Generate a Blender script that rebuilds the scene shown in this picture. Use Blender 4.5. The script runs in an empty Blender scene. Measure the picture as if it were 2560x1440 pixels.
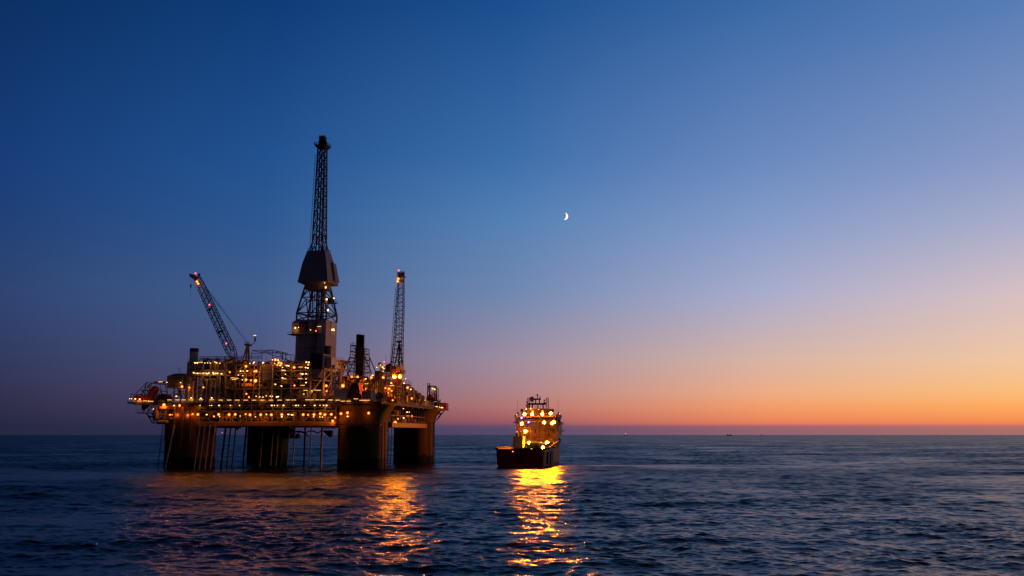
import bpy, math, random
import numpy as np
from math import sin, cos, pi, radians as R, tan, atan2, hypot, sqrt
from mathutils import Vector, Matrix

scene = bpy.context.scene
col = scene.collection
rnd = random.Random(7)

# ------------------------------------------------------------------ camera
CAM_H = 15.0
FPX = 2350.0                      # focal length in pixels of the 2560 px wide photo
PITCH = R(8.85)
cd = bpy.data.cameras.new('camera')
cam = bpy.data.objects.new('camera', cd); col.objects.link(cam)
cd.sensor_width = 36; cd.lens = 36 * FPX / 2560
cd.clip_start = 1; cd.clip_end = 60000
cam.location = (0, 0, CAM_H); cam.rotation_euler = (pi / 2 + PITCH, 0, R(0.0))
scene.camera = cam

# ------------------------------------------------------------------ world: clear dusk sky, after sunset on the right
def s2l(c):
    c /= 255.0
    return c / 12.92 if c <= 0.04045 else ((c + 0.055) / 1.055) ** 2.4
def lin(rgb, k=1.0): return tuple(s2l(v) * k for v in rgb) + (1.0,)

world = bpy.data.worlds.new('World'); scene.world = world; world.use_nodes = True
nt = world.node_tree; N = nt.nodes; Lk = nt.links
for n in list(N): N.remove(n)
out = N.new('ShaderNodeOutputWorld'); bg = N.new('ShaderNodeBackground')
tc = N.new('ShaderNodeTexCoord'); sep = N.new('ShaderNodeSeparateXYZ')
Lk.new(tc.outputs['Generated'], sep.inputs[0])
def M(op, a, b=None, c=None, clamp=False, T=None):
    t = T or nt
    m = t.nodes.new('ShaderNodeMath'); m.operation = op; m.use_clamp = clamp
    for i, v in enumerate((a, b, c)):
        if v is None: continue
        if isinstance(v, (int, float)): m.inputs[i].default_value = v
        else: t.links.new(v, m.inputs[i])
    return m.outputs[0]
el = M('MULTIPLY', M('ARCSINE', sep.outputs['Z']), 180 / pi)
az = M('MULTIPLY', M('ARCTAN2', sep.outputs['X'], sep.outputs['Y']), 180 / pi)
fac = M('SQRT', M('DIVIDE', M('MAXIMUM', el, 0.0), 90.0), clamp=True)
# sky colour against elevation (deg) at a few bearings from straight ahead (deg)
ELS = [0.0, 0.28, 0.5, 0.62, 0.9, 1.7, 2.6, 4.5, 8.6, 13, 16.8, 25.9, 45, 90]
SKY = {
 -90: [(34,36,48)]*3 + [(34,36,49)]*3 + [(34,37,52),(31,36,56),(25,33,60),(20,30,62),(14,27,60),(10,22,50),(7,15,32),(5,9,20)],
 -31: [(33,38,60),(33,38,60),(33,38,61),(34,38,62),(35,39,64),(38,42,69),(41,45,74),(43,52,88),(43,63,109),(29,60,115),(22,58,118),(10,47,98),(8,20,42),(5,9,20)],
 -15: [(50,50,82),(51,50,82),(54,51,84),(58,53,86),(64,57,88),(76,66,97),(80,74,108),(78,84,124),(66,95,142),(46,88,145),(34,82,144),(15,60,120),(9,22,46),(5,9,20)],
   0: [(84,74,106),(88,75,106),(104,78,106),(138,86,104),(164,95,100),(180,117,115),(174,130,135),(160,141,158),(112,136,176),(84,128,180),(60,110,170),(27,78,142),(11,25,50),(5,9,20)],
  15: [(142,98,112),(148,98,112),(162,100,108),(222,120,96),(236,136,94),(243,157,106),(238,172,134),(216,180,164),(168,172,204),(130,154,200),(104,136,190),(56,104,165),(18,34,62),(6,10,22)],
  29: [(164,110,108),(172,112,108),(190,114,104),(236,128,88),(248,146,84),(255,172,95),(252,190,120),(242,199,160),(214,192,194),(168,172,202),(136,154,198),(86,124,181),(24,42,72),(6,11,24)],
  48: [(190,122,100),(200,128,104),(214,132,100),(250,140,80),(255,160,76),(255,186,96),(252,200,125),(246,212,162),(236,214,196),(206,200,212),(168,176,210),(104,140,190),(30,50,80),(7,12,26)],
 100: [(86,64,74),(88,65,74),(90,66,74),(104,72,74),(114,78,76),(122,88,84),(122,94,94),(116,102,112),(92,104,134),(72,98,140),(66,100,155),(34,74,130),(18,48,94),(8,26,58)],
 180: [(34,36,48)]*3 + [(34,36,49)]*3 + [(34,37,52),(31,36,56),(25,33,60),(20,30,62),(14,27,60),(10,22,50),(7,15,32),(5,9,20)],
}
prev = None; keys = sorted(SKY)
for i, k in enumerate(keys):
    cr = N.new('ShaderNodeValToRGB'); e = cr.color_ramp; e.interpolation = 'LINEAR'
    while len(e.elements) > 1: e.elements.remove(e.elements[-1])
    fe = 0.88 if abs(k) > 25 else (0.965 if abs(k) > 10 else 1.0)
    for j, (d, c) in enumerate(zip(ELS, SKY[k])):
        d = d*fe if d < 40 else d
        p = sqrt(d / 90)
        x = e.elements[0] if j == 0 else e.elements.new(p)
        x.position = p; x.color = lin(c)
    Lk.new(fac, cr.inputs[0])
    if prev is None: prev = cr.outputs[0]; pk = k; continue
    mr = N.new('ShaderNodeMapRange'); mr.interpolation_type = 'LINEAR'
    mr.inputs[1].default_value = pk; mr.inputs[2].default_value = k
    Lk.new(az, mr.inputs[0])
    mx = N.new('ShaderNodeMix'); mx.data_type = 'RGBA'
    Lk.new(mr.outputs[0], mx.inputs[0]); Lk.new(prev, mx.inputs[6]); Lk.new(cr.outputs[0], mx.inputs[7])
    prev = mx.outputs[2]; pk = k
Lk.new(prev, bg.inputs[0]); bg.inputs[1].default_value = 1.0
Lk.new(bg.outputs[0], out.inputs[0])

scene.view_settings.view_transform = 'Standard'; scene.view_settings.look = 'None'
scene.view_settings.exposure = 0; scene.view_settings.gamma = 1
scene.render.engine = 'CYCLES'
try:
    scene.cycles.use_denoising = True
    scene.cycles.use_light_tree = True
    scene.cycles.use_adaptive_sampling = False
    scene.cycles.max_bounces = 5
    scene.cycles.sample_clamp_indirect = 6
    scene.cycles.caustics_reflective = True
    scene.cycles.blur_glossy = 0.3
except Exception: pass

# ------------------------------------------------------------------ pixels -> space
def ray(px, py):
    x = (px - 1280) / FPX; y = (720 - py) / FPX
    return Vector((x, cos(PITCH) - y * sin(PITCH), sin(PITCH) + y * cos(PITCH)))
class Frame:
    """a local frame: a = to the right, b = away, turned clockwise by deg seen from above"""
    def __init__(s, ox, oy, deg):
        s.o = Vector((ox, oy, 0)); s.t = R(deg); s.rz = -s.t
        s.u = Vector((cos(s.t), -sin(s.t), 0)); s.v = Vector((sin(s.t), cos(s.t), 0))
    def w(s, p): return s.o + s.u * p[0] + s.v * p[1] + Vector((0, 0, p[2]))
    def pb(s, px, py, b):
        d = ray(px, py); c = Vector((0, 0, CAM_H)) - s.o
        t = (b - c.dot(s.v)) / d.dot(s.v); q = c + d * t
        return Vector((q.dot(s.u), b, q.z))
    def pa(s, px, py, a):
        d = ray(px, py); c = Vector((0, 0, CAM_H)) - s.o
        t = (a - c.dot(s.u)) / d.dot(s.u); q = c + d * t
        return Vector((a, q.dot(s.v), q.z))
    def z(s, py, a, b):   # height of image row py at a local spot
        q = s.w((a, b, 0)); yy = q.y
        k = (720 - py) / FPX
        t = yy / (cos(PITCH) - k * sin(PITCH))
        return CAM_H + t * (sin(PITCH) + k * cos(PITCH))
RIG = Frame(-99.5, 465, 9)
SHIP = Frame(3.7, 440, 9.4)
SEA = Frame(0, 0, 0)

# ------------------------------------------------------------------ materials
def mat(name, base, rough=0.55, metal=0.0, dirt=0.25, scale=0.6, rust=0.0, band=None):
    m = bpy.data.materials.new(name); m.use_nodes = True
    t = m.node_tree; p = t.nodes['Principled BSDF']
    tcn = t.nodes.new('ShaderNodeTexCoord'); mp = t.nodes.new('ShaderNodeMapping')
    mp.inputs['Scale'].default_value = (1, 1, 0.35)
    t.links.new(tcn.outputs['Object'], mp.inputs[0])
    nz = t.nodes.new('ShaderNodeTexNoise'); nz.inputs['Scale'].default_value = scale
    nz.inputs['Detail'].default_value = 6; nz.inputs['Roughness'].default_value = 0.65
    t.links.new(mp.outputs[0], nz.inputs[0])
    cr = t.nodes.new('ShaderNodeValToRGB')
    cr.color_ramp.elements[0].position = 0.32; cr.color_ramp.elements[1].position = 0.68
    lo = tuple(v * (1 - dirt) for v in base) + (1,)
    cr.color_ramp.elements[0].color = lo; cr.color_ramp.elements[1].color = tuple(base) + (1,)
    t.links.new(nz.outputs[0], cr.inputs[0]); c = cr.outputs[0]
    if rust:
        n2 = t.nodes.new('ShaderNodeTexNoise'); n2.inputs['Scale'].default_value = scale * 1.7; n2.inputs['Detail'].default_value = 8
        t.links.new(mp.outputs[0], n2.inputs[0])
        f = M('MULTIPLY', M('SUBTRACT', n2.outputs[0], 0.55, T=t), 6 * rust, clamp=True, T=t)
        mx = t.nodes.new('ShaderNodeMix'); mx.data_type = 'RGBA'; mx.inputs[7].default_value = (0.13, 0.045, 0.015, 1)
        t.links.new(f, mx.inputs[0]); t.links.new(c, mx.inputs[6]); c = mx.outputs[2]
    if band is not None:      # black marine growth near the waterline, ragged top edge
        sx = t.nodes.new('ShaderNodeSeparateXYZ'); t.links.new(tcn.outputs['Object'], sx.inputs[0])
        n3 = t.nodes.new('ShaderNodeTexNoise'); n3.inputs['Scale'].default_value = 0.16; n3.inputs['Detail'].default_value = 7
        mp3 = t.nodes.new('ShaderNodeMapping'); mp3.inputs['Scale'].default_value = (1, 1, 0.1)
        t.links.new(tcn.outputs['Object'], mp3.inputs[0]); t.links.new(mp3.outputs[0], n3.inputs[0])
        e_ = M('ADD', band - 3.5, M('MULTIPLY', n3.outputs[0], 7.0, T=t), T=t)
        f = M('MULTIPLY', M('SUBTRACT', e_, sx.outputs[2], T=t), 3.0, clamp=True, T=t)
        mx = t.nodes.new('ShaderNodeMix'); mx.data_type = 'RGBA'; mx.inputs[7].default_value = (0.006, 0.007, 0.006, 1)
        t.links.new(f, mx.inputs[0]); t.links.new(c, mx.inputs[6]); c = mx.outputs[2]
    t.links.new(c, p.inputs['Base Color'])
    p.inputs['Roughness'].default_value = rough + .15; p.inputs['Metallic'].default_value = metal
    p.inputs['Specular IOR Level'].default_value = 0.5 if rough < .2 else 0.22
    return m
def lamp_mat(name, rgb, k):
    m = bpy.data.materials.new(name); m.use_nodes = True
    if k < 40:
        try: m.cycles.emission_sampling = 'NONE'
        except Exception: pass
    t = m.node_tree
    for n in list(t.nodes): t.nodes.remove(n)
    o = t.nodes.new('ShaderNodeOutputMaterial'); e = t.nodes.new('ShaderNodeEmission')
    e.inputs[0].default_value = tuple(rgb) + (1,); e.inputs[1].default_value = k
    t.links.new(e.outputs[0], o.inputs[0]); return m
MT = {
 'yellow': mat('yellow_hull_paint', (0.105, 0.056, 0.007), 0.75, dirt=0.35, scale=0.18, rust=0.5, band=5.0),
 'ypaint': mat('yellow_paint', (0.26, 0.145, 0.018), 0.5, rust=0.35),
 'steel': mat('grey_steel', (0.15, 0.14, 0.135), 0.5, dirt=0.4, rust=0.35),
 'pale': mat('pale_grey_steel', (0.42, 0.40, 0.38), 0.5, dirt=0.25, rust=0.12),
 'clad': mat('grey_cladding', (0.34, 0.335, 0.34), 0.6, dirt=0.2, scale=0.3),
 'hood': mat('dark_wind_cladding', (0.19, 0.195, 0.215), 0.55, dirt=0.25, scale=0.25),
 'dark': mat('dark_steel', (0.045, 0.042, 0.045), 0.6, dirt=0.3),
 'black': mat('black_steel', (0.015, 0.015, 0.017), 0.6),
 'pipe': mat('bare_pipe', (0.36, 0.31, 0.25), 0.5, metal=0.1, dirt=0.3, rust=0.3),
 'copper': mat('lagged_pipe', (0.42, 0.26, 0.11), 0.5, metal=0.05, dirt=0.3, rust=0.3),
 'red': mat('orange_red_paint', (0.42, 0.045, 0.02), 0.45, dirt=0.3),
 'dred': mat('dark_red_paint', (0.36, 0.016, 0.018), 0.4, dirt=0.3, scale=0.2),
 'cream': mat('cream_ship_paint', (0.42, 0.33, 0.25), 0.45, dirt=0.15, scale=0.3),
 'riser': mat('pale_riser_coating', (0.52, 0.49, 0.47), 0.6),
 'white': mat('white_paint', (0.68, 0.65, 0.62), 0.5, dirt=0.15),
 'blue': mat('blue_sign', (0.015, 0.03, 0.12), 0.5, dirt=0.1),
 'glass': mat('dark_glass', (0.01, 0.01, 0.012), 0.12, dirt=0.0),
 'bronze': mat('derrick_steel', (0.10, 0.075, 0.06), 0.5, dirt=0.3, rust=0.3),
 'greenish': mat('green_deck', (0.05, 0.09, 0.06), 0.6),
 # lamps
 'sodium': lamp_mat('sodium_lamp', (1.0, 0.34, 0.09), 4.5),
 'sodium_big': lamp_mat('sodium_floodlight', (1.0, 0.36, 0.09), 7),
 'glow': lamp_mat('lamp_halo', (1.0, 0.165, 0.006), 3.0),  # weak orange emission imitating the halo of glare round a lamp
 'warm': lamp_mat('warm_white_lamp', (1.0, 0.50, 0.15), 4.5),
 'strip': lamp_mat('fluorescent_strip', (1.0, 0.46, 0.13), 2.2),
 'ship': lamp_mat('ship_floodlight', (1.0, 0.22, 0.0010), 2700),
 'crane_l': lamp_mat('crane_floodlight', (1.0, 0.24, 0.0010), 1500),
 'redl': lamp_mat('red_beacon', (1.0, 0.05, 0.08), 8),
 'bluel': lamp_mat('blue_lamp', (0.12, 0.16, 1.0), 14),
 'faint': lamp_mat('faint_far_lamp', (1.0, 0.42, 0.3), 0.9),
}

# ------------------------------------------------------------------ mesh builder
class MB:
    def __init__(s): s.v = []; s.f = []; s.mi = []; s.smooth = []; s.cur = 0; s.st = []
    def add(s, vs, fs, sm=False, new=True):
        n = len(s.v)
        if new: s.st.append(n)
        s.v += [tuple(p) for p in vs]
        for f in fs: s.f.append(tuple(i + n for i in f)); s.mi.append(s.cur); s.smooth.append(sm)
    def box(s, x0, x1, y0, y1, z0, z1):
        s.add([(x0,y0,z0),(x1,y0,z0),(x1,y1,z0),(x0,y1,z0),(x0,y0,z1),(x1,y0,z1),(x1,y1,z1),(x0,y1,z1)],
              [(3,2,1,0),(4,5,6,7),(0,1,5,4),(1,2,6,5),(2,3,7,6),(3,0,4,7)])
    def frus(s, bot, top):          # two rings of n points
        n = len(bot)
        s.add(list(bot) + list(top), [tuple(range(n))[::-1], tuple(range(n, 2*n))] +
              [(i, (i+1) % n, n + (i+1) % n, n + i) for i in range(n)])
    def tube(s, p, q, r, n=6, r2=None, sm=True):
        p = Vector(p); q = Vector(q); d = q - p
        if d.length < 1e-5: return
        d.normalize(); h = Vector((0,0,1)) if abs(d.z) < 0.9 else Vector((1,0,0))
        x = d.cross(h).normalized(); y = d.cross(x); r2 = r if r2 is None else r2
        A = [p + (x*cos(2*pi*i/n+.4) + y*sin(2*pi*i/n+.4)) * r for i in range(n)]
        B = [q + (x*cos(2*pi*i/n+.4) + y*sin(2*pi*i/n+.4)) * r2 for i in range(n)]
        b = len(s.v)
        s.add(A + B, [(i, (i+1) % n, n + (i+1) % n, n + i) for i in range(n)], sm and n > 5)
        s.add(A, [tuple(range(n))], new=False); s.add(B, [tuple(range(n))[::-1]], new=False)
    def path(s, pts, r, n=6):
        for a, b in zip(pts, pts[1:]): s.tube(a, b, r, n)
    def ball(s, c, r, n=8, k=5, sx=1, sy=1, sz=1):
        vs = [(c[0], c[1], c[2] + r*sz)]
        for j in range(1, k):
            for i in range(n):
                th = pi*j/k; ph = 2*pi*i/n
                vs.append((c[0]+r*sx*sin(th)*cos(ph), c[1]+r*sy*sin(th)*sin(ph), c[2]+r*sz*cos(th)))
        vs.append((c[0], c[1], c[2] - r*sz)); e = len(vs) - 1
        fs = [(0, 1+i, 1+(i+1) % n) for i in range(n)]
        for j in range(k-2):
            for i in range(n):
                a = 1+j*n+i; b = 1+j*n+(i+1) % n; fs.append((a, a+n, b+n, b))
        for i in range(n): fs.append((e, 1+(k-2)*n+(i+1) % n, 1+(k-2)*n+i))
        s.add(vs, fs, True)
    def lattice(s, B, T, n, r, rd=None, pat='X', ring=True):
        """four-legged lattice from corner list B to corner list T, n bays"""
        B = [Vector(p) for p in B]; T = [Vector(p) for p in T]; rd = rd or r * 0.6; m = len(B)
        for i in range(m): s.tube(B[i], T[i], r, 5)
        # bay heights shrink with the width
        wb = (B[1]-B[0]).length; wt = max((T[1]-T[0]).length, 0.05); q = (wt/wb) ** (1.0/max(n, 1))
        ws = [q**i for i in range(n)]; tot = sum(ws); ts = [0]
        for w_ in ws: ts.append(ts[-1] + w_/tot)
        for k in range(n):
            a, b = ts[k], ts[k+1]
            lo = [B[i].lerp(T[i], a) for i in range(m)]; hi = [B[i].lerp(T[i], b) for i in range(m)]
            for i in range(m):
                j = (i+1) % m
                if ring: s.tube(hi[i], hi[j], rd, 4)
                if pat == 'X': s.tube(lo[i], hi[j], rd, 4); s.tube(lo[j], hi[i], rd, 4)
                elif pat == 'Z':
                    if (k + i) % 2: s.tube(lo[i], hi[j], rd, 4)
                    else: s.tube(lo[j], hi[i], rd, 4)
                elif pat == 'K':
                    c = (hi[i] + hi[j]) / 2; s.tube(lo[i], c, rd, 4); s.tube(lo[j], c, rd, 4)
    def rail(s, pts, h=1.1, step=3.0, r=0.05):
        for a, b in zip(pts, pts[1:]):
            a = Vector(a); b = Vector(b); L = (b-a).length; k = max(1, int(L/step))
            for i in range(k+1):
                p = a.lerp(b, i/k); s.tube(p, p + Vector((0,0,h)), r, 4)
            for z in (h, h*0.5): s.tube(a + Vector((0,0,z)), b + Vector((0,0,z)), r, 4)
    def ladder(s, p, q, w=0.6, r=0.06, step=0.9):
        p = Vector(p); q = Vector(q); x = Vector((w/2, 0, 0)); L = (q-p).length
        s.tube(p-x, q-x, r, 4); s.tube(p+x, q+x, r, 4)
        for i in range(int(L/step)):
            c = p.lerp(q, i*step/L); s.tube(c-x, c+x, r*.7, 4)
    def split(s):
        """far-apart pieces as builders of their own"""
        k = len(s.st)
        if k < 2 or k > 2500: return [s]
        v = np.array(s.v, float); e = s.st[1:] + [len(v)]
        lo = np.array([v[a:b].min(0) for a, b in zip(s.st, e)]); hi = np.array([v[a:b].max(0) for a, b in zip(s.st, e)])
        size = (hi-lo).max(1); lab = -np.ones(k, int); c = 0
        for i in range(k):
            if lab[i] >= 0: continue
            todo = [i]; lab[i] = c
            while todo:
                j = todo.pop(); gap = np.maximum(0, np.maximum(lo[j]-hi, lo-hi[j]))
                ok = (np.sqrt((gap**2).sum(1)) <= np.maximum(.02, .46*np.maximum(size[j], size))) & (lab < 0)
                for q in np.nonzero(ok)[0]: lab[q] = c; todo.append(int(q))
            c += 1
        if c == 1: return [s]
        vlab = np.repeat(lab, np.array(e)-np.array(s.st)); out = []
        remap = np.zeros(len(v), int)
        for q in range(c):
            idx = np.nonzero(vlab == q)[0]; remap[idx] = np.arange(len(idx)); g = MB(); g.v = [s.v[i] for i in idx]; g.st = [0]; out.append(g)
        for f, mi, sm in zip(s.f, s.mi, s.smooth):
            g = out[vlab[f[0]]]; g.f.append(tuple(int(remap[i]) for i in f)); g.mi.append(mi); g.smooth.append(sm)
        return out
    def build(s, name, m, parent=None, off=(0,0,0)):
        me = bpy.data.meshes.new(name)
        me.from_pydata([(x-off[0], y-off[1], z-off[2]) for x, y, z in s.v], [], s.f)
        for k in (m if isinstance(m, (list, tuple)) else [m]): me.materials.append(MT[k] if isinstance(k, str) else k)
        me.polygons.foreach_set('material_index', s.mi); me.polygons.foreach_set('use_smooth', s.smooth)
        me.update()
        o = bpy.data.objects.new(name, me); col.objects.link(o)
        if parent is not None: o.parent = parent
        return o

def tag(o, label=None, cat=None, group=None, kind=None):
    for k, v in (('label', label), ('category', cat), ('group', group), ('kind', kind)):
        if v: o[k] = v
    return o
class Thing:
    """an Empty at local spot off of frame F; children are given in frame coordinates"""
    def __init__(s, F, name, off, label, cat, group=None):
        s.F = F; s.off = Vector(off)
        s.r = bpy.data.objects.new(name, None); col.objects.link(s.r)
        s.r.empty_display_size = 1
        s.r.location = F.w(off); s.r.rotation_euler = (0, 0, F.rz)
        tag(s.r, label, cat, group)
    def part(s, mb, name, m, parent=None, label=None):
        if not mb.v: return None
        for g_ in mb.split()[::-1]: o = g_.build(name, m, parent or s.r, s.off)
        if label: o['label'] = label
        return o
    def place(s, me_obj_data, name, p, rz=0, sc=None, parent=None):
        o = bpy.data.objects.new(name, me_obj_data); col.objects.link(o)
        o.parent = parent or s.r; o.location = Vector(p) - s.off; o.rotation_euler = (0, 0, rz)
        if sc: o.scale = sc
        return o

# ------------------------------------------------------------------ lamp fittings (mesh data shared by every lamp)
def lamp_data(name, lm, r, kind='flood'):
    g = MB()
    if kind == 'flood':
        g.ball((0, -.05, 0), r*.75, 8, 5); g.cur = 2; g.tube((0, -.04, 0), (0, .04, 0), r*1.75, 12)  # flat glowing disc round the bulb stands in for its halo
        g.cur = 1; g.box(-r*1.1, r*1.1, r*0.4, r*1.5, r*0.9, r*1.3); g.tube((0, r*.6, r*1.2), (0, r*1.2, r*2.4), .07, 4)
    elif kind == 'beacon':
        g.ball((0, 0, 0), r, 8, 5); g.cur = 1; g.tube((0, 0, -r*2.4), (0, 0, -r*.9), r*.5, 6)
    elif kind == 'hooded':      # bulb in a deep dark shell, open towards the viewer's side and a little downwards
        n = 12; prof = [(-.55, .15), (-.45, .5), (-.2, .78), (.1, .88)]
        def rg_(f, q): return [(r*q*cos(2*pi*i/n), -r*f, r*q*sin(2*pi*i/n) - r*f*.25) for i in range(n)]
        fr = [rg_(*p) for p in [(.1, .84), (.32, .62), (.45, .3)]]
        vs = [p for q in fr for p in q] + [(0, -r*.48, -r*.12)]
        fs = [(k*n+i, k*n+(i+1) % n, (k+1)*n+(i+1) % n, (k+1)*n+i) for k in range(2) for i in range(n)] + [(2*n+i, 2*n+(i+1) % n, 3*n) for i in range(n)]
        g.add(vs, fs)
        g.cur = 2; g.tube((0, -r*.05, 0), (0, r*.12, 0), r*1.45, 14)  # wide glowing disc added as the floodlight's halo
        g.cur = 1; sh = [rg_(*p) for p in prof]; vs = [p for q in sh for p in q]
        g.add(vs, [(k*n+i, k*n+(i+1) % n, (k+1)*n+(i+1) % n, (k+1)*n+i) for k in range(3) for i in range(n)] + [tuple(range(n))])
        g.tube((0, r*.4, 0), (0, r*1.2, r*.2), .09, 5)
    elif kind == 'strip':
        g.box(-.95, .95, -0.13, 0.13, -0.10, 0.07)
        g.cur = 1; g.box(-1.1, 1.1, -0.22, 0.22, 0.08, 0.2)
    elif kind == 'bulk':
        g.ball((0, 0, 0), r, 8, 5, sx=1.5, sz=0.8)
        g.cur = 1; g.box(-r*1.3, r*1.3, r*0.5, r*1.2, -r*0.4, r*0.9)
    me = bpy.data.meshes.new(name)
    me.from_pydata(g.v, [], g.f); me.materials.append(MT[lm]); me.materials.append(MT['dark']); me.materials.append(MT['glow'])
    me.polygons.foreach_set('material_index', g.mi); me.polygons.foreach_set('use_smooth', g.smooth); me.update()
    return me
LD = {
 'O': lamp_data('sodium_lamp', 'sodium', 0.34), 'o': lamp_data('small_sodium_lamp', 'sodium', 0.22),
 'B': lamp_data('big_floodlight', 'sodium_big', 0.46),
 'W': lamp_data('wide_lamp', 'warm', 0.27, 'bulk'), 'w': lamp_data('small_wide_lamp', 'warm', 0.17, 'bulk'),
 'S': lamp_data('strip_lamp', 'strip', 0.2, 'strip'),
 'R': lamp_data('beacon', 'redl', 0.32, 'beacon'), 'V': lamp_data('ship_flood', 'ship', 0.72, 'hooded'), 'C': lamp_data('crane_flood', 'crane_l', 0.72, 'hooded'), 'b': lamp_data('blue_flood', 'bluel', 0.40, 'beacon'),
}
LNAME = {'O': 'floodlight', 'o': 'floodlight', 'B': 'floodlight', 'W': 'bulkhead_lamp', 'w': 'bulkhead_lamp', 'S': 'strip_lamp',
         'R': 'beacon', 'V': 'floodlight', 'C': 'floodlight', 'b': 'blue_lamp'}
LPOW = {'O': (300, (1.0, 0.21, 0.008), .35), 'B': (800, (1.0, 0.22, 0.01), .5), 'W': (130, (1.0, 0.34, 0.05), .4), 'w': (80, (1.0, 0.34, 0.05), .4), 'S': (120, (1.0, 0.38, 0.07), .6), 'o': (150, (1.0, 0.22, 0.01), .3)}
LCOUNT = {'W': 0, 'w': 0, 'S': 0, 'o': 0}
def lamps(T, F, spec, b=None, a=None):
    for k, px, py in spec:
        p = F.pb(px, py, b) if a is None else F.pa(px, py, a)
        f = T.place(LD[k], LNAME[k], p)
        if k in LPOW:       # the light the fitting throws on the structure round it
            w_, c_, r_ = LPOW[k]
            if k in LCOUNT: LCOUNT[k] += 1
            if k in LCOUNT and LCOUNT[k] % 3: continue
            ld = bpy.data.lights.get('lamp_light_' + LNAME[k] + k) or bpy.data.lights.new('lamp_light_' + LNAME[k] + k, 'POINT')
            ld.energy = w_; ld.color = c_; ld.shadow_soft_size = r_
            lo = bpy.data.objects.new('lamp_light', ld); col.objects.link(lo); lo.parent = T.r; lo.location = Vector(p) - T.off + Vector((0, -.75, -.3))
def z1(x, y): return 300 + x/5.538, 820 + y/5.538      # readings taken off enlarged crops
def z2(x, y): return 700 + x/5.538, 820 + y/5.538

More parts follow.
